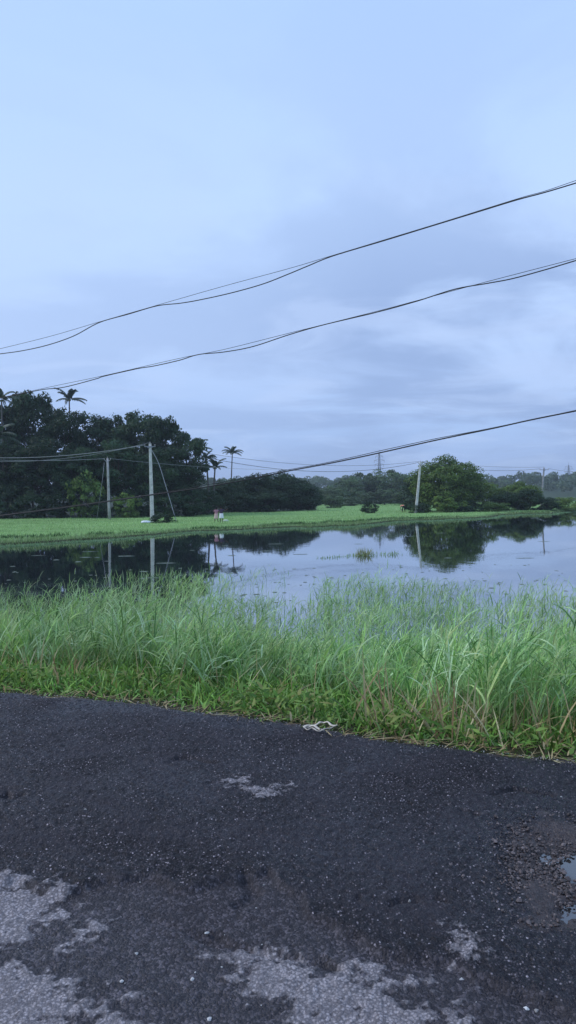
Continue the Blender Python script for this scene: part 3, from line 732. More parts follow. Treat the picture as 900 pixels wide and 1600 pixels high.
def proto(key, seed, H, Wd, z0, nclump, nleaf, leaf, clump=0.17, r0=0.25, lobv=0.45):
    V, F_, C, cen = crown(seed, H, Wd, z0, nclump, nleaf, leaf, clump=clump, lobv=lobv)
    zt = np.percentile(V[:, 2], 99.7); xw = (np.percentile(V[:, 0], 98.5) - np.percentile(V[:, 0], 1.5) + np.percentile(V[:, 1], 98.5) - np.percentile(V[:, 1], 1.5)) / 2
    H, Wd = float(zt), float(xw)
    PROTO[key] = (np_mesh('crown', V, F_, False, C), trunk_mesh(seed, H, cen, z0, r0, 'trunk'), H, Wd)
proto('a', 11, 16, 12, 4.5, 60, 11000, 0.27)
proto('b', 12, 16, 10, 3.5, 55, 10000, 0.26, 0.18)
proto('c', 13, 14, 13, 3.0, 70, 11000, 0.28, 0.15)
proto('d', 14, 15, 11, 4.0, 42, 5200, 0.30, 0.15)      # open, lacy
proto('e', 15, 9, 9, 0.8, 60, 9500, 0.22, 0.17, 0.16)  # low, dense to the ground
proto('f', 16, 9, 10, 0.6, 75, 10000, 0.22, 0.15, 0.16)
proto('g', 17, 9.5, 11, 0.6, 190, 26000, 0.18, 0.125, 0.18, 0.12)  # fine leaved
proto('h', 18, 3.2, 4.2, 0.1, 40, 3800, 0.13, 0.17, 0.06)  # shrub
proto('i', 19, 3.4, 4.0, 0.1, 45, 4000, 0.13, 0.16, 0.06)
proto('j', 20, 11, 9, 1.5, 60, 6500, 0.30, 0.18, 0.2)  # far tree
proto('k', 21, 11, 10, 1.2, 65, 6500, 0.30, 0.16, 0.2)
MCOPY = {}
def mesh_with(me, m):
    key = (me.name, m.name)
    if key not in MCOPY:
        c = me.copy(); c.materials.clear(); c.materials.append(m); MCOPY[key] = c
    return MCOPY[key]
def tree(key, px, top, Yd, wpx, label, group, m=None, name='broadleaf_tree', cat='tree', rz=None, sink=0.0, stem='trunk'):
    cr, tr, H, Wd = PROTO[key]
    P = aty(px, top, Yd); base = float(gz(P.x, P.y)); h = P.z - base + 0.4; sink += 0.4
    o = empty(name, (P.x, P.y, base - sink), label, cat, group, random.uniform(0, 6.28) if rz is None else rz)
    w = wpx / F * Yd
    o.scale = (w / Wd, w / Wd, h / H)
    c = link('crown' if stem == 'trunk' else 'foliage', mesh_with(cr, m or M_leaf), None, o)
    t = link(stem, mesh_with(tr, M_bark), None, o)
    return o
G1 = 'broadleaf trees of the dark wood at the left'
for a in [
    ('a', -72, 625, 124, 120, 'broad dark tree at the left end of the wood, mostly outside the frame'),
    ('b', -12, 634, 126, 95, 'dark tree crown cut by the left edge of the photo, beside the drooping palm'),
    ('a', 48, 615, 128, 85, 'tallest dark tree near the left edge, left of the coconut palm above the wood'),
    ('c', 98, 640, 124, 88, 'dark tree directly under the coconut palm that tops the wood'),
    ('c', 181, 652, 129, 70, 'dark tree filling the skyline directly behind and above the shorter pole'),
    ('b', 147, 647, 127, 84, 'dark tree whose top shows right of the coconut palm, above the shorter pole'),
    ('c', 212, 645, 126, 98, 'wide round crowned tree above and left of the taller pole'),
    ('a', 256, 653, 122, 72, 'dark tree just right of the tall concrete pole, on the falling edge of the wood'),
    ('d', 288, 682, 118, 68, 'open lacy tree where the wood drops towards the slender palms'),
]: tree(*a, G1)
for a in [
    ('b', 8, 690, 115, 95, 'lower dark tree in the front row at the left edge of the wood'),
    ('c', 62, 684, 114, 92, 'front row tree below the tallest crown, left of the shorter pole'),
    ('a', 122, 700, 113, 78, 'front row tree just left of the shorter pole'),
    ('b', 184, 690, 114, 80, 'front row tree between the two poles at the left'),
    ('c', 242, 702, 114, 76, 'front row tree behind the tall concrete pole'),
    ('b', 288, 728, 115, 58, 'front row tree behind the slanting guy wire'),
    ('e', 322, 766, 120, 50, 'low dark tree under the gap of sky between wood and hedge'),
]: tree(*a, G1)
G2 = 'understorey bushes along the foot of the wood'
for i, a in enumerate([
    ('h', -30, 765, 110, 60, 'dark bush at the foot of the wood, just outside the left edge'),
    ('h', 14, 758, 110, 56, 'dark bush at the foot of the wood at the left edge'),
    ('i', 52, 766, 109.5, 50, 'dark bush at the foot of the wood, second from the left edge'),
    ('h', 92, 762, 110, 54, 'dark bush at the foot of the wood midway between left edge and shorter pole'),
    ('i', 134, 738, 110, 52, 'taller paler bush at the foot of the wood just left of the shorter pole'),
    ('h', 164, 772, 110, 44, 'dark bush directly behind the foot of the shorter pole'),
    ('i', 198, 771, 109, 40, 'rounded ball shaped bush between the two left poles'),
    ('h', 232, 772, 111, 46, 'dark bush directly behind the foot of the tall concrete pole'),
    ('i', 268, 770, 111, 46, 'dark bush behind the lower end of the guy wire'),
    ('h', 302, 766, 112, 46, 'dark bush at the right end of the wood, left of the two walkers'),
]): tree(*a, G2, m=(M_leafl if i in (4, 6) else M_leaf), name='bush', cat='bush', stem='stem')
G3 = 'low dark trees of the hedge right of the walkers'
for a in [
    ('e', 346, 752, 136, 52, 'dark hedge tree directly above the two walkers'),
    ('f', 374, 745, 140, 54, 'dark hedge tree below the slim coconut palm'),
    ('e', 402, 741, 142, 60, 'third tree of the dark hedge, just right of the slim palm'),
    ('f', 430, 736, 144, 72, 'tallest and roundest tree in the middle of the dark hedge'),
    ('e', 461, 748, 146, 58, 'dark hedge tree right of the tallest one'),
    ('f', 482, 758, 148, 42, 'last low tree at the right end of the dark hedge'),
    ('e', 416, 765, 138, 60, 'low front tree in the middle of the dark hedge'),
    ('f', 372, 768, 134, 56, 'low front tree of the dark hedge just right of the walkers'),
    ('e', 462, 771, 143, 50, 'low front tree near the right end of the dark hedge'),
]: tree(*a, G3)
G4 = 'hazy trees beyond the meadow in the middle distance'
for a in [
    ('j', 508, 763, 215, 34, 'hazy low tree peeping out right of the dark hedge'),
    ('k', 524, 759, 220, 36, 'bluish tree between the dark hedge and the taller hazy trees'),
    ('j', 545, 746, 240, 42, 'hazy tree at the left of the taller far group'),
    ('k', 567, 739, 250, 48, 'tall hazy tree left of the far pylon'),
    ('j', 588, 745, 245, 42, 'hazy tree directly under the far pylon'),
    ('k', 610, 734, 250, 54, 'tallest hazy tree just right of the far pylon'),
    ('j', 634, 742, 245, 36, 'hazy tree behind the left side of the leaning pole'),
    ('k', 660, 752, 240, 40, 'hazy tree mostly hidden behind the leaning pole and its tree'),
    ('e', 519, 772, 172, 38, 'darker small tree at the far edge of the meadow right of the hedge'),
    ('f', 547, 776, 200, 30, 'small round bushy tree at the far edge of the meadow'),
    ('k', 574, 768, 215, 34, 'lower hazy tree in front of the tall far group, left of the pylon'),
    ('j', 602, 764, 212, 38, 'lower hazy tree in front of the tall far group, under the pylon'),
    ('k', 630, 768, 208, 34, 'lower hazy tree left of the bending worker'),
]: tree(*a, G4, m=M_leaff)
G5 = 'trees and thicket on the bank behind the leaning pole'
tree('g', 696, 714, 124, 98, 'large bushy light green tree right of the leaning pole', G5, m=M_leafl)
tree('f', 655, 739, 128, 58, 'darker tree directly behind the leaning pole', G5, m=M_leaf)
tree('e', 728, 738, 129, 40, 'dark green tree behind the right side of the large light tree', G5, m=M_leaf)
tree('f', 762, 752, 130, 50, 'mid green thicket tree just right of the large light tree', G5, m=M_leafl)
tree('e', 787, 768, 127, 40, 'dark low thicket tree between the light tree and the far right pole', G5)
tree('g', 812, 753, 131, 58, 'broad pale topped thicket tree left of the far right pole', G5, m=M_leafl)
tree('e', 824, 764, 126, 44, 'dark rounded thicket tree in front of the pale topped one', G5)
tree('f', 852, 777, 126, 38, 'low dark thicket tree in front of the far right pole', G5)
for a in [
    ('h', 698, 768, 119, 50, 'pale low bush in front of the large light green tree', M_leafl),
    ('i', 655, 785, 117, 34, 'dark mound of bush at the foot of the leaning pole', M_leaf),
    ('h', 732, 782, 120, 40, 'low bush at the right foot of the large light green tree', M_leaf),
    ('i', 772, 784, 121, 40, 'low green bush at the waterline below the thicket', M_leafl),
    ('h', 882, 777, 128, 60, 'pale green bush at the right edge of the photo beyond the pond', M_leafl),
    ('i', 935, 776, 130, 60, 'pale green bush just beyond the right edge of the photo', M_leafl),
]: tree(*a[:6], 'low bushes on the bank at the right', m=a[6], name='bush', cat='bush', stem='stem')
tree('h', 577, 784, 118, 26, 'lone dark bush standing on the meadow above the open water', None, name='bush', cat='bush', stem='stem')
tree('i', 253, 801, 84, 34, 'dark creeper bush at the right foot of the tall concrete pole', None, name='bush', cat='bush', stem='stem')

# far-off wooded ridge
r_ = np.random.default_rng(99)
nc = 900; cx = r_.uniform(-260, 620, nc); cy = r_.uniform(470, 700, nc)
cz = gz(cx, cy) + r_.uniform(1.5, 8.5, nc) * (0.6 + 0.8 * fbm(cx / 40, cy / 90, 3, 5))
nl = 90000; idx = r_.integers(0, nc, nl)
d = r_.normal(size=(nl, 3)); d /= np.linalg.norm(d, axis=1, keepdims=True)
P = np.stack([cx, cy, cz], 1)[idx] + d * (r_.uniform(2.5, 5.5, nc)[idx] * r_.uniform(0.5, 1, nl) ** 0.5)[:, None] * np.array([1, 1, 0.75])
V, F_ = leaf_quads(P, d + r_.normal(size=(nl, 3)) * 0.5, r_.uniform(0.7, 1.5, nl), r_)
T = np.repeat(r_.uniform(0.7, 1.3, nc)[idx], 4)
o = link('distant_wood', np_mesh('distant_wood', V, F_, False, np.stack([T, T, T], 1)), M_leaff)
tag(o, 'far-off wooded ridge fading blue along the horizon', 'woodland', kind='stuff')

# ------------------------------------------------------------------ coconut palms
def palm_meshes(seed, frond=3.4, n=13, droop=1.0):
    r_ = np.random.default_rng(seed); P_ = []
    for i in range(n):
        az = i * 2.4 + r_.uniform(-.5, .5); el = [0.15, 0.4, 0.7, 0.95, 1.15, 1.35][i % 6] + r_.uniform(-.25, .25)
        th0 = el; cur = (1.15 + 0.5 * r_.random()) * droop * (1.0 if th0 < 0.9 else 0.7)
        ns = 22; L_ = frond * r_.uniform(0.8, 1.1); p = np.zeros(3); pts = []
        for k in range(ns):
            th = th0 + cur * (k / ns) ** 1.2
            dv = np.array([math.sin(th) * math.cos(az), math.sin(th) * math.sin(az), math.cos(th)]); p = p + dv * L_ / ns; pts.append((p.copy(), dv))
        # midrib
        b0 = np.zeros((1, 3))
        for k in range(2, ns):
            p, dv = pts[k]; side = np.array([-math.sin(az), math.cos(az), 0]); t = k / ns
            ll = 0.55 * math.sin(math.pi * min(1, 0.15 + 0.85 * t)) ** 0.6 * frond / 3.4 + 0.08
            for sg in (-1, 1):
                for _ in range(2):
                    q = side * sg + dv * 0.45 + np.array([0, 0, -0.35 + r_.uniform(-.25, .15)]); q /= np.linalg.norm(q)
                    w = dv * 0.035 * frond / 2
                    o_ = p + dv * r_.uniform(-0.05, 0.05)
                    P_.append([o_ - w, o_ + w, o_ + q * ll * 0.6 + w + np.array([0, 0, -0.04]), o_ + q * ll * r_.uniform(0.85, 1.1) + np.array([0, 0, -0.18])])
        for k in range(ns - 1):
            a, b_ = pts[k][0], pts[k + 1][0]; s_ = np.array([-math.sin(az), math.cos(az), 0]) * 0.035
            P_.append([a - s_, a + s_, b_ + s_, b_ - s_])
    V = np.array(P_).reshape(-1, 3); T = np.repeat(r_.uniform(0.75, 1.25, len(P_)), 4)
    return np_mesh('fronds', V, np.arange(len(V)).reshape(-1, 4), False, np.stack([T, T, T], 1))
PALM = [palm_meshes(1), palm_meshes(2, 3.0, 12, 1.1)]
def palm(px, top, Yd, wpx, label, var=0, lean=(0.0, 0.0), m=None):
    P = aty(px, top, Yd); b_ = float(gz(P.x, P.y)); w = wpx / F * Yd / 5.0
    crown_h = P.z - b_ - 1.2 * w
    o = empty('coconut_palm', (P.x - lean[0], P.y - lean[1], b_), label, 'palm tree', 'coconut palms rising out of the trees')
    m_ = MB(); pts = []; rad = []
    for i in range(15):
        t = i / 14; pts.append((lean[0] * t ** 1.4, lean[1] * t ** 1.4, -0.3 + (crown_h + 0.3) * t)); rad.append(0.20 - 0.09 * t + (0.08 if i == 0 else 0) + 0.01 * (i % 2))
    m_.tube(pts, rad, 8); m_.build('trunk', M_palmbark, o, True)
    f = link('fronds', mesh_with(PALM[var], m or M_palm), None, o, (lean[0], lean[1], crown_h)); f.scale = (w, w, w)
    f.rotation_euler = (0, 0, random.uniform(0, 6))
    k = MB()
    for j in range(5):
        a = j * 1.3; c = Vector((lean[0] + 0.2 * math.cos(a), lean[1] + 0.2 * math.sin(a), crown_h - 0.2))
        k.tube([c + Vector((0, 0, .13)), c + Vector((0, 0, .06)), c, c + Vector((0, 0, -.08)), c + Vector((0, 0, -.13))], [0.03, .1, .12, .09, .02], 7)
    k.build('coconuts', mat('coconut', (0.10, 0.12, 0.04), 0.6) if 'coconut' not in bpy.data.materials else bpy.data.materials['coconut'], o, True)
M_palml = leafmat('palm_leaf_pale', color=(0.12, 0.15, 0.12), vary=0.2)
palm(108, 614, 134, 40, 'pale fronded coconut palm standing highest above the left wood', 0, m=M_palml)
palm(2, 613, 118, 46, 'coconut palm at the left edge of the photo above the wood', 1)
palm(-8, 668, 108, 62, 'shorter palm with fronds hanging in from the left edge of the photo', 0)
palm(363, 700, 180, 30, 'slim lone coconut palm rising behind the dark hedge', 1, (0.6, 0))
palm(306, 692, 124, 40, 'slender palm at the right end of the wood, left one of three', 0, (0.4, 0))
palm(322, 708, 126, 34, 'slender palm above the gap of sky, middle one of three', 1, (-0.5, 0))
palm(336, 722, 128, 32, 'short slender palm nearest the hedge, right one of three', 0, (0.5, 0))

# ------------------------------------------------------------------ poles
def flat_pole(name, px, base_py, top_py, Yd, label, lean_px=0, w=0.30, m=M_conc, arm=1.0, kind='T', roundp=False):
    T = aty(px, top_py, Yd); B = aty(px + lean_px, base_py, Yd); bz = float(gz(B.x, Yd)); 
    o = empty(name, (B.x, Yd, bz), label, 'utility pole', 'concrete power poles on the far bank')
    H = T.z - bz; dx = T.x - B.x
    m_ = MB()
    if roundp:
        m_.tube([(dx * t, 0, -0.3 + (H + 0.3) * t) for t in (0, .25, .5, .75, 1)], [w * 0.5, w * .46, w * .42, w * .38, w * .34], 12)
    else:
        vs = []; n = 6
        for i in range(n + 1):
            t = i / n; a = w * (0.5 - 0.2 * t); c = w * (0.36 - 0.12 * t); z = -0.3 + (H + 0.3) * t; x = dx * t
            ch = a * 0.18
            vs += [(x - a, -c + ch, z), (x - a + ch, -c, z), (x + a - ch, -c, z), (x + a, -c + ch, z), (x + a, c - ch, z), (x + a - ch, c, z), (x - a + ch, c, z), (x - a, c - ch, z)]
        fs = [(i * 8 + k, i * 8 + (k + 1) % 8, (i + 1) * 8 + (k + 1) % 8, (i + 1) * 8 + k) for i in range(n) for k in range(8)] + [tuple(n * 8 + k for k in range(8))]
        m_.add(vs, fs)
        for z in (H * .18, H * .36): m_.box((dx * z / H, 0, z), (w * 1.0, w * .72, 0.05))
    m_.build('shaft', m, o, roundp)
    ins = []
    if kind == 'T':
        a = MB(); z = H - 0.35; a.box((dx, -w * .3, z), (arm, 0.09, 0.09)); a.box((dx, -w * .3, z - 0.06), (w * 1.2, 0.12, 0.2)); a.build('crossarm', M_steel, o)
        spots = [(dx - arm * .45, z + .05), (dx + arm * .45, z + .05), (dx, H)]
    else:
        a = MB(); z = H - 0.45
        a.tube([(dx, -w * .3, z - .1), (dx - arm * .35, -w * .3, z + .25)], 0.04, 6); a.tube([(dx, -w * .3, z - .1), (dx + arm * .35, -w * .3, z + .25)], 0.04, 6); a.build('crossarm', M_steel, o)
        spots = [(dx - arm * .35, z + .25), (dx + arm * .35, z + .25), (dx, H)]
    for sx, sz in spots:
        i_ = MB(); yy = -w * .3 if sx != dx else 0
        i_.tube([(sx, yy, sz - .02), (sx, yy, sz + .06), (sx, yy, sz + .09), (sx, yy, sz + .12), (sx, yy, sz + .15), (sx, yy, sz + .19)], [.02, .02, .06, .045, .06, .03], 8)
        i_.build('insulator', M_porc, o, True); ins.append(Vector((B.x + sx, Yd + yy, bz + sz + .14)))
    return o, ins
_, I1 = flat_pole('utility_pole', 234.5, 815, 693, 86, 'tall pale concrete pole standing on the near edge of the left meadow', lean_px=3.5, w=0.46, arm=1.3)
_, I2 = flat_pole('utility_pole', 168, 811, 716, 100, 'shorter greyish round pole with a forked bracket, left of the tall one', lean_px=3, w=0.42, m=M_conc2, kind='V', arm=1.2, roundp=True)
_, I3 = flat_pole('utility_pole', 657, 797, 722, 116, 'pale pole leaning right in front of the large light green tree', lean_px=-7.5, w=0.44, arm=1.0, kind='V')
_, I4 = flat_pole('utility_pole', 850, 800, 731, 136, 'pole with a T shaped crossarm behind the thicket at far right', lean_px=-4.5, w=0.36, arm=1.7, m=M_conc2)

def wire(name, pts, rad, m, label, cat='wire', group=None, n=5):
    w = MB(); w.tube(pts, rad, n); o = w.build(name, m, None, True); tag(o, label, cat, group); return o
def catmull(P, k=8):
    P = [Vector(p) for p in P]; out = []
    for i in range(len(P) - 1):
        p0 = P[max(i - 1, 0)]; p1 = P[i]; p2 = P[i + 1]; p3 = P[min(i + 2, len(P) - 1)]
        for j in range(k):
            t = j / k
            out.append(0.5 * ((2 * p1) + (p2 - p0) * t + (2 * p0 - 5 * p1 + 4 * p2 - p3) * t * t + (3 * p1 - p0 - 3 * p2 + p3) * t ** 3))
    out.append(P[-1]); return out
def sag(a, b_, s, n=24):
    return [a.lerp(b_, i / n) - Vector((0, 0, s * 4 * (i / n) * (1 - i / n))) for i in range(n + 1)]
GW = 'wires strung between the poles on the far bank'
wire('power_wire', sag(I1[0], aty(-60, 713, 93), 0.7), 0.035, M_wireg, 'upper pale wire from the tall concrete pole out of the left edge', group=GW)
wire('power_wire', sag(I1[2], aty(-60, 718, 90), 1.0), 0.022, M_wireg, 'thin lower wire sagging from the tall concrete pole to the left edge', group=GW)
wire('power_wire', sag(I2[0], aty(-60, 716, 101), 0.3), 0.03, M_wireg, 'wire from the shorter round pole out of the left edge', group=GW)
wire('power_wire', sag(I2[1], I1[1] + Vector((14, 30, -2.0)), 0.3), 0.02, M_wireg, 'faint wire from the shorter pole into the trees behind the tall pole', group=GW)
wire('power_wire', sag(I1[1], I3[0], 2.2), 0.028, M_wire, 'lower of the two long wires sagging from the tall pole to the leaning pole', group=GW)
wire('power_wire', sag(I1[2], I3[2], 1.55), 0.02, M_wire, 'upper of the two long wires sagging from the tall pole to the leaning pole', group=GW)
wire('power_wire', sag(I3[1], I4[0], 0.75), 0.025, M_wire, 'lower wire from the leaning pole to the far right pole', group=GW)
wire('power_wire', sag(I3[2], I4[2], 0.35), 0.02, M_wire, 'upper wire from the leaning pole to the far right pole', group=GW)
wire('power_wire', sag(I4[1], aty(960, 738, 150), 0.4), 0.02, M_wire, 'wire leaving the far right pole for the right edge', group=GW)
gb = aty(276, 809, 84); gb.z = float(gz(gb.x, 84)) - 0.05
wire('guy_wire', catmull([I1[2] - Vector((0, 0, .6)), aty(247, 722, 85.6), aty(258, 756, 85), gb]), 0.04, M_wireg, 'slanting guy wire from the tall concrete pole down to the grass', 'guy wire')
gb = aty(151, 808, 99); gb.z = float(gz(gb.x, 99)) - 0.05
wire('guy_wire', [I2[0] - Vector((0, 0, .5)), aty(160, 750, 99.5), gb], 0.025, M_wireg, 'faint guy wire left of the shorter round pole', 'guy wire')

# near cables over the verge
def near(pts, rad, label, name='overhead_cable', dd=0.0, d0=13.0, d1=8.5):
    x0, y0 = pts[0]; x1, y1 = pts[1]; xa, ya_ = pts[-2]; xb, yb_ = pts[-1]
    sl = (y0 - y1) / (x1 - x0); sr = (ya_ - yb_) / (xb - xa); ext = [(x0 - 900, y0 + 120 + 60 * sl), (x0 - 320, y0 + 70 + 60 * sl), (x0 - 60, y0 + 60 * sl)] + pts + [(xb + 60, yb_ - 60 * sr), (xb + 260, yb_ - 260 * sr), (xb + 560, yb_ - 540 * sr)]
    P = [aty(a, b_, d0 + (d1 - d0) * a / 900 + dd) for a, b_ in ext]
    return wire(name, catmull(P), rad, M_wire, label, 'cable', 'overhead cables crossing the sky', 6)
near([(0, 553), (35, 548), (75, 539), (115, 525), (155, 504), (200, 491), (245, 478), (280, 474), (310, 469), (360, 458), (410, 444), (450, 428.5), (480, 416), (520, 400),
      (600, 376), (675, 353), (750, 330), (807, 312.5), (850, 301), (900, 286)], 0.0072, 'thick wavy black cable, highest across the sky')
near([(0, 545), (80, 525), (155, 503), (245, 477), (350, 447), (450, 420), (520, 399), (675, 352), (807, 311), (850, 299), (900, 282)], 0.0035, 'hair thin wire running with the highest cable', 'overhead_wire', 0.03)
near([(12, 620), (65, 609), (100, 605), (150, 592), (162, 588), (215, 576), (240, 572), (280, 563), (310, 554), (350, 550), (395, 541.5), (450, 523.5), (500, 509), (550, 497), (590, 487.5), (650, 471),
      (710, 452), (760, 443), (800, 435.5), (850, 422), (900, 407)], 0.007, 'thick wavy black cable, second highest across the sky')
near([(12, 619), (90, 602), (162, 587), (280, 560), (350, 546), (450, 521), (590, 486), (650, 470), (750, 443), (900, 404)], 0.0035, 'hair thin wire running with the second highest cable', 'overhead_wire', 0.03)
near([(0, 806), (80, 796), (167, 784), (233, 774), (303, 764), (350, 756), (399, 747), (445, 737), (520, 723), (589, 708.5), (678, 688.5), (767, 670), (830, 656), (900, 642)], 0.0085,
     'lowest thick black cable, dipping in front of the trees and poles', d0=11.5, d1=8.0)
near([(0, 805), (233, 773), (445, 735), (520, 721), (600, 703), (678, 686), (767, 669), (900, 641)], 0.004, 'thin wire lying along the lowest cable', 'overhead_wire', 0.03, 11.5, 8.0)

# ------------------------------------------------------------------ pylons
def pylon(px, top, Yd, label, arms=5, hw=4.2):
    T = aty(px, top, Yd); b_ = float(gz(T.x, Yd)); H = T.z - b_
    o = empty('transmission_tower', (T.x, Yd, b_), label, 'pylon', 'lattice pylons on the horizon')
    m_ = MB(); wd = lambda t: 1.7 * (1 - t) ** 1.6 + 0.45
    n = 12; zs = [H * (1 - (1 - i / n) ** 1.15) for i in range(n + 1)]
    for sx in (-1, 1):
        for sy in (-1, 1):
            m_.tube([(sx * wd(z / H), sy * wd(z / H), z) for z in zs], 0.13, 4)
    for i in range(n):
        a, c = wd(zs[i] / H), wd(zs[i + 1] / H)
        for s_ in (-1, 1):
            m_.tube([(-a, s_ * a, zs[i]), (c, s_ * c, zs[i + 1])], 0.06, 4); m_.tube([(a, s_ * a, zs[i]), (-c, s_ * c, zs[i + 1])], 0.06, 4)
            m_.tube([(s_ * a, -a, zs[i]), (s_ * c, c, zs[i + 1])], 0.06, 4); m_.tube([(-c, s_ * c, zs[i + 1]), (c, s_ * c, zs[i + 1])], 0.06, 4)
    m_.tube([(0, 0, H - 0.5), (0, 0, H + 3)], 0.1, 4)
    m_.build('lattice_mast', M_pylon, o)
    for k in range(arms):
        z = H * (0.94 - 0.11 * k); L_ = hw * (0.65 + 0.12 * ((k * 2) % 3)); m_ = MB(); w_ = wd(z / H)
        for s_ in (-1, 1):
            m_.tube([(s_ * w_, 0.3, z - 0.9), (s_ * L_, 0, z)], 0.09, 4); m_.tube([(s_ * w_, -0.3, z + 0.9), (s_ * L_, 0, z)], 0.09, 4); m_.tube([(s_ * L_, 0, z), (s_ * L_, 0, z - 1.8)], 0.09, 4)
        m_.tube([(-w_, 0, z + 0.9), (w_, 0, z + 0.9)], 0.08, 4); m_.build('crossarm', M_pylon, o)
pylon(592.5, 709, 560, 'grey lattice pylon above the hazy trees left of the leaning pole')
pylon(888.5, 727, 800, 'faint lattice pylon on the horizon near the right edge', hw=5.5)

# ------------------------------------------------------------------ people
def m_solid(n, c, r=0.8): 
    return bpy.data.materials.get(n) or mat(n, c, r, 0.2, 30, 0.12)
M_skin = m_solid('skin', (0.13, 0.075, 0.05), 0.6); M_hair = m_solid('hair', (0.012, 0.011, 0.012), 0.6)
def skin(name, J, E, rad, m, parent, sub=2, root=0):
    me = bpy.data.meshes.new(name); me.from_pydata(J, E, []); me.update()
    tmp = bpy.data.objects.new(name + '_tmp', me); COL.objects.link(tmp)
    md = tmp.modifiers.new('s', 'SKIN'); md.use_smooth_shade = True
    sb = tmp.modifiers.new('d', 'SUBSURF'); sb.levels = sub; sb.render_levels = sub
    sv = me.skin_vertices[0].data
    for i, r_ in enumerate(rad):
        sv[i].radius = (r_, r_) if not hasattr(r_, '__len__') else r_
        sv[i].use_root = (i == root)
    dg = bpy.context.evaluated_depsgraph_get(); dg.update()
    out = bpy.data.meshes.new_from_object(tmp.evaluated_get(dg))
    bpy.data.objects.remove(tmp); out.name = name; out.materials.clear()
    out.polygons.foreach_set('use_smooth', [True] * len(out.polygons))
    return link(name, out, m, parent)
def body(parent, J):
    """J: dict of joints; one continuous skinned figure with fingers"""
    names = ['pelvis', 'waist', 'chest', 'neck0', 'neck', 'chin', 'head', 'crown']
    pts, rad, E = [], [], []
    def add(p, r_, link_to=None):
        pts.append(tuple(p)); rad.append(r_)
        if link_to is not None: E.append((link_to, len(pts) - 1))
        return len(pts) - 1
    V_ = {k: Vector(v) for k, v in J.items()}
    upd = (V_['head'] - V_['neck']).normalized()
    i0 = add(V_['pelvis'], (0.15, 0.115)); i1 = add(V_['waist'], (0.13, 0.10), i0); i2 = add(V_['chest'], (0.155, 0.11), i1)
    i3 = add(V_['neck'], 0.055, i2); i4 = add(V_['head'] - upd * 0.05, 0.08, i3); i5 = add(V_['head'] + upd * 0.05, 0.098, i4); add(V_['head'] + upd * 0.11, 0.055, i5)
    # nose and ears
    f = Vector(J['face']).normalized(); sd_ = f.cross(upd).normalized()
    add(V_['head'] + f * 0.115 - upd * 0.02, 0.014, i4)
    for s_ in (-1, 1): add(V_['head'] + sd_ * s_ * 0.10, 0.016, i4)
    for s_ in ('l', 'r'):
        a = add(V_['sh' + s_], 0.06, i2); b_ = add(V_['el' + s_], 0.042, a); w = add(V_['wr' + s_], 0.028, b_)
        hd = (V_['wr' + s_] - V_['el' + s_]).normalized(); sidev = hd.cross(Vector((0, 1, 0.2))).normalized(); 
        pm = add(V_['wr' + s_] + hd * 0.07, (0.035, 0.02), w)
        for k in range(4):
            o_ = sidev * (k - 1.5) * 0.022; q = add(V_['wr' + s_] + hd * 0.12 + o_, 0.009, pm)
            add(V_['wr' + s_] + hd * (0.165 + [.0, .015, .008, -.01][k]) + o_ + Vector((0, 0, -0.01)), 0.007, q)
        t = add(V_['wr' + s_] + hd * 0.05 - sidev * 0.05, 0.010, w); add(V_['wr' + s_] + hd * 0.09 - sidev * 0.06, 0.009, t)
        h = add(V_['hip' + s_], 0.088, i0); k_ = add(V_['kn' + s_], 0.055, h); n_ = add(V_['an' + s_], 0.038, k_); add(V_['an' + s_] + Vector(J['toe']) * 0.2 - Vector((0, 0, 0.05)), 0.032, n_)
    return skin('body', pts, E, rad, M_skin, parent)
def hair(parent, J, long=False):
    hd = Vector(J['head']); upd = (hd - Vector(J['neck'])).normalized(); f = Vector(J['face']).normalized()
    c = hd + upd * 0.045 - f * 0.02
    m_ = MB(); vs = []; n, k = 14, 9
    for i in range(k):
        th = math.pi * i / (k - 1)
        for j in range(n):
            ph = 2 * math.pi * j / n
            v = Vector((math.sin(th) * math.cos(ph) * 0.112, math.sin(th) * math.sin(ph) * 0.125, math.cos(th) * 0.115))
            vs.append(c + v)
    m_.add(vs, [(i * n + j, (i + 1) * n + j, (i + 1) * n + (j + 1) % n, i * n + (j + 1) % n) for i in range(k - 1) for j in range(n)])
    m_.build('hair', M_hair, parent, True)
def shirt(parent, J, m, sleeve=0.75, name='shirt'):
    V_ = {k: Vector(v) for k, v in J.items()}
    pts = [V_['pelvis'] - (V_['waist'] - V_['pelvis']) * 0.2, V_['waist'], V_['chest'], V_['chest'].lerp(V_['neck'], 0.7)]
    rad = [(0.185, 0.15), (0.17, 0.135), (0.185, 0.14), 0.085]; E = [(0, 1), (1, 2), (2, 3)]
    for s_ in ('l', 'r'):
        pts.append(V_['sh' + s_]); rad.append(0.082); E.append((2, len(pts) - 1)); pts.append(V_['sh' + s_].lerp(V_['el' + s_], sleeve)); rad.append(0.068); E.append((len(pts) - 2, len(pts) - 1))
    return skin(name, pts, E, rad, m, parent)
def wrap(parent, top, bot, r0_, r1_, m, name, squash=0.75):
    m_ = MB(); n = 40; k = 8; vs = []; top, bot = Vector(top), Vector(bot)
    for i in range(k + 1):
        t = i / k; c = top.lerp(bot, t)
        for j in range(n):
            a = 2 * math.pi * j / n; r_ = r0_ + (r1_ - r0_) * t; r_ *= 1 + 0.05 * t * math.sin(a * 7 + 1) + 0.03 * t * math.sin(a * 11)
            vs.append(c + Vector((math.cos(a) * r_, math.sin(a) * r_ * squash, 0)))
    m_.add(vs, [(i * n + j, i * n + (j + 1) % n, (i + 1) * n + (j + 1) % n, (i + 1) * n + j) for i in range(k) for j in range(n)])
    o = m_.build(name, m, parent, True); md = o.modifiers.new('thick', 'SOLIDIFY'); md.thickness = 0.012
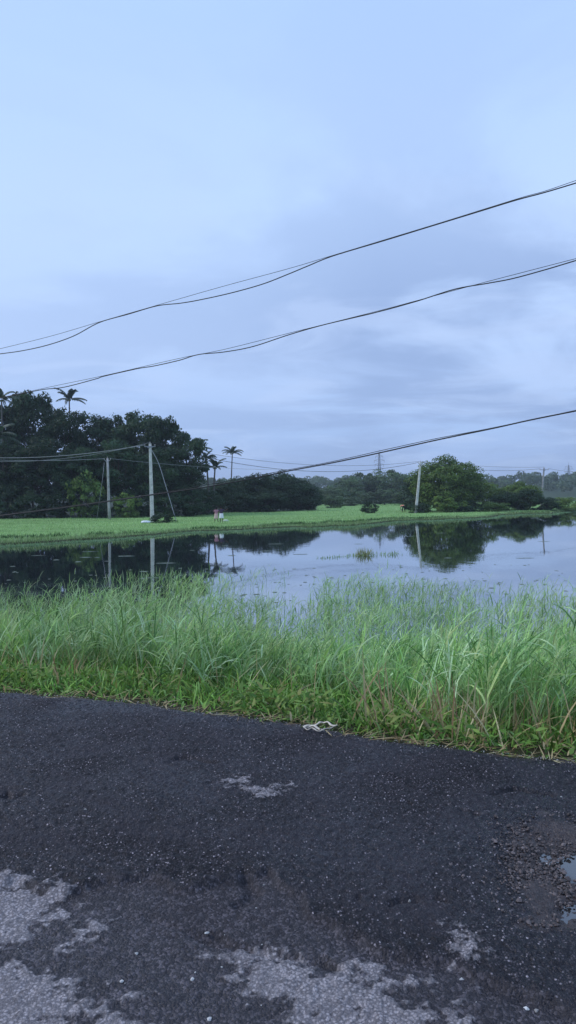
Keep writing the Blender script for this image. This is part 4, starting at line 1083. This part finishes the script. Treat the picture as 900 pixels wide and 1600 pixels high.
def place(px, py, Yd, label, group=None, rz=0, sc=1.0):
    P = aty(px, py, Yd); o = empty('person', (P.x, Yd, float(gz(P.x, Yd))), label, 'person', group, rz); o.scale = (sc,) * 3; return o
GP = 'people on the far meadow'
# man in dark shirt and white folded wrap, back to us, arm held out to the right
J = dict(pelvis=(0, 0, .95), waist=(0, 0, 1.12), chest=(0, .01, 1.33), neck=(0, .01, 1.50), head=(-.02, .03, 1.63), face=(-.4, 1, 0),
         shl=(-.19, 0, 1.41), ell=(-.30, .12, 1.22), wrl=(-.16, .30, 1.28), shr=(.19, 0, 1.41), elr=(.42, -.02, 1.30), wrr=(.58, .06, 1.44),
         hipl=(-.10, 0, .90), knl=(-.12, -.02, .50), anl=(-.12, .0, .09), hipr=(.10, 0, .90), knr=(.13, .05, .50), anr=(.13, 0, .09), toe=(0, 1, 0))
p = place(346, 814, 84, 'person in dark shirt and white knee length wrap, right of the pair on the meadow', GP, 0, 1.06)
body(p, J); hair(p, J); shirt(p, J, m_solid('dark_shirt', (0.07, 0.045, 0.08)), 0.7); wrap(p, (0, 0, 1.02), (0, 0, .50), .18, .24, m_solid('white_cotton', (0.88, 0.87, 0.88)), 'mundu')
J = dict(pelvis=(0, 0, .93), waist=(.0, 0, 1.10), chest=(.0, -.02, 1.30), neck=(.02, -.03, 1.46), head=(.04, -.05, 1.58), face=(1, .4, 0),
         shl=(-.17, 0, 1.37), ell=(-.24, .05, 1.12), wrl=(-.10, .22, 1.02), shr=(.17, 0, 1.37), elr=(.26, .06, 1.16), wrr=(.32, .22, 1.22),
         hipl=(-.09, 0, .88), knl=(-.14, .05, .48), anl=(-.20, -.10, .09), hipr=(.09, 0, .88), knr=(.14, .08, .48), anr=(.20, .05, .09), toe=(.5, .8, 0))
p = place(338, 814, 84.6, 'person in pink top and pale pink wrap, left of the pair on the meadow', GP, 0.2, 1.03)
body(p, J); hair(p, J); shirt(p, J, m_solid('pink_shirt', (0.50, 0.24, 0.29)), 0.7); wrap(p, (0, 0, 1.0), (-.03, 0, .45), .17, .22, m_solid('pale_pink_cotton', (0.72, 0.50, 0.44)), 'sarong')
# bending worker
J = dict(pelvis=(0, 0, .86), waist=(0, .18, .98), chest=(0, .38, 1.00), neck=(0, .55, .93), head=(0, .66, .84), face=(0, .4, -1),
         shl=(-.19, .44, .96), ell=(-.22, .50, .68), wrl=(-.12, .55, .44), shr=(.19, .44, .96), elr=(.22, .50, .68), wrr=(.12, .55, .44),
         hipl=(-.12, 0, .82), knl=(-.20, .08, .45), anl=(-.22, -.02, .09), hipr=(.12, 0, .82), knr=(.20, .08, .45), anr=(.22, -.02, .09), toe=(0, 1, 0))
p = place(631, 798, 122, 'person in salmon orange shirt bending over in the meadow by the leaning pole', GP, 0.5, 1.15)
body(p, J); hair(p, J); shirt(p, J, m_solid('orange_shirt', (0.95, 0.36, 0.26)), 0.85); 
skin('trousers', [J['pelvis'], J['hipl'], J['knl'], (-.21, .02, .2), J['hipr'], J['knr'], (.21, .02, .2)], [(0, 1), (1, 2), (2, 3), (0, 4), (4, 5), (5, 6)], [(.17, .14), .11, .085, .07, .11, .085, .07], m_solid('dark_trousers', (0.02, 0.02, 0.025)), p)

# ------------------------------------------------------------------ small things
def blob(name, c, size, m, label, cat, seed, lum=0.25):
    v, f = ico(); me = MB(); me.add([Vector(q) for q in v], [tuple(x) for x in f]); me = me.mesh(name)
    o = link(name, me, m, None, c); import bmesh
    bm = bmesh.new(); bm.from_mesh(me); bmesh.ops.subdivide_edges(bm, edges=bm.edges[:], cuts=3, use_grid_fill=True)
    for vt in bm.verts:
        p = vt.co.normalized(); n_ = float(fbm(np.array(p.x * 2 + seed), np.array(p.y * 2 + p.z * 1.7), 3, seed)) - 0.5
        q = p * (1 + lum * 2 * n_); q.z = max(q.z, -0.35); vt.co = Vector((q.x * size[0], q.y * size[1], q.z * size[2]))
    bm.to_mesh(me); bm.free(); me.polygons.foreach_set('use_smooth', [True] * len(me.polygons)); me.update(); tag(o, label, cat); return o
M_bag = mat('white_sack', (0.75, 0.77, 0.80), 0.5, 0.4, 5, 0.08, 0.3)
c = aty(227.5, 819, 82); c.z = float(gz(c.x, 82)) + 0.22
blob('sack', c, (0.52, 0.32, 0.20), M_bag, 'white sack lying in the grass left of the tall concrete pole', 'sack', 5)
c = aty(352.5, 816.5, 82); c.z = float(gz(c.x, 82)) + 0.24
blob('bundle', c, (0.33, 0.22, 0.14), mat('pale_cloth', (0.55, 0.62, 0.48), 0.8, 0.2, 5, 0.1), 'pale bundle lying in the grass beside the two walkers', 'bundle', 8)
# water plant with yellow flower, off the bank
c = onz(134.5, 842, 0.0); o = empty('water_plant', c, 'small yellow green plant standing at the waterline below the shorter pole', 'plant')
r_ = np.random.default_rng(5); n = 40
V, Fc, C = ribbons(np.tile([0, 0, -0.05], (n, 1)) + r_.normal(0, .06, (n, 3)) * [1, 1, 0], r_.uniform(0, 6.28, n), r_.uniform(.2, .6, n), np.full(n, .05), r_.uniform(0, .7, n), r_.uniform(0, .8, n), 4, col=np.tile([.42, .48, .16], (n, 1)))
link('foliage', np_mesh('foliage', V, Fc, False, C), M_grass, o)
# tuft in the pond
c = onz(569, 868, 0.0); o = empty('reed_tuft', c, 'yellowish tuft of reeds standing alone in the open water', 'reeds')
n = 110
V, Fc, C = ribbons(np.tile([0, 0, -0.05], (n, 1)) + r_.normal(0, .22, (n, 3)) * [1, 1, 0], r_.uniform(0, 6.28, n), r_.uniform(.2, .62, n), np.full(n, .03), r_.uniform(0, .6, n), r_.uniform(0, .8, n), 4, col=np.tile([.30, .33, .14], (n, 1)) * r_.uniform(.6, 1.2, (n, 1)))
link('foliage', np_mesh('foliage', V, Fc, False, C), M_grass, o)
# discarded strap at the road edge
def strap(pts, w, parent, name, m):
    P = [onz(a, b_, ROADZ + 0.012) for a, b_ in pts]; P = catmull(P, 6); m_ = MB(); vs = []
    for i, p in enumerate(P):
        d = (P[min(i + 1, len(P) - 1)] - P[max(i - 1, 0)]).normalized(); s_ = Vector((-d.y, d.x, 0)) * w * (0.8 + 0.3 * math.sin(i * 0.9)) / 2
        lift = Vector((0, 0, 0.007 + 0.006 * math.sin(i * 0.55)))
        vs += [p - s_ + lift, p + s_ + lift + Vector((0, 0, 0.004)), p + s_ + lift - Vector((0, 0, .003)), p - s_ + lift - Vector((0, 0, .006))]
    fs = []
    for i in range(len(P) - 1):
        a, b_ = i * 4, i * 4 + 4
        for k in range(4): fs.append((a + k, a + (k + 1) % 4, b_ + (k + 1) % 4, b_ + k))
    m_.add(vs, fs); o = m_.build(name, m, parent, True)
    return o
strap([(475, 1138), (485, 1134.5), (496, 1133), (503, 1129.5), (510, 1130), (517, 1133), (526, 1135.5), (518, 1137), (508, 1141), (498, 1142.5), (488, 1140), (480, 1140), (475, 1138), (482, 1136), (492, 1137), (500, 1140)], 0.014, None, 'plastic_strap', mat('cream_plastic', (0.62, 0.54, 0.44), 0.5, 0.4, 30, 0.1))
tag(bpy.data.objects['plastic_strap'], 'crumpled cream strap looped on the asphalt against the verge', 'strap')

# ------------------------------------------------------------------ haze
hb = MB(); hb.box((0, 1100, 36), (4800, 4800, 78)); 
mh = bpy.data.materials.new('haze'); mh.use_nodes = True
nt = mh.node_tree; nt.nodes.remove(nt.nodes['Principled BSDF'])
pv = nt.nodes.new('ShaderNodeVolumePrincipled'); pv.inputs['Color'].default_value = (0.82, 0.90, 1.0, 1)
pv.inputs['Density'].default_value = 0.00032; pv.inputs['Anisotropy'].default_value = 0.0
nt.links.new(pv.outputs[0], nt.nodes['Material Output'].inputs['Volume'])
haze = hb.build('haze', mh); tag(haze, kind='stuff')
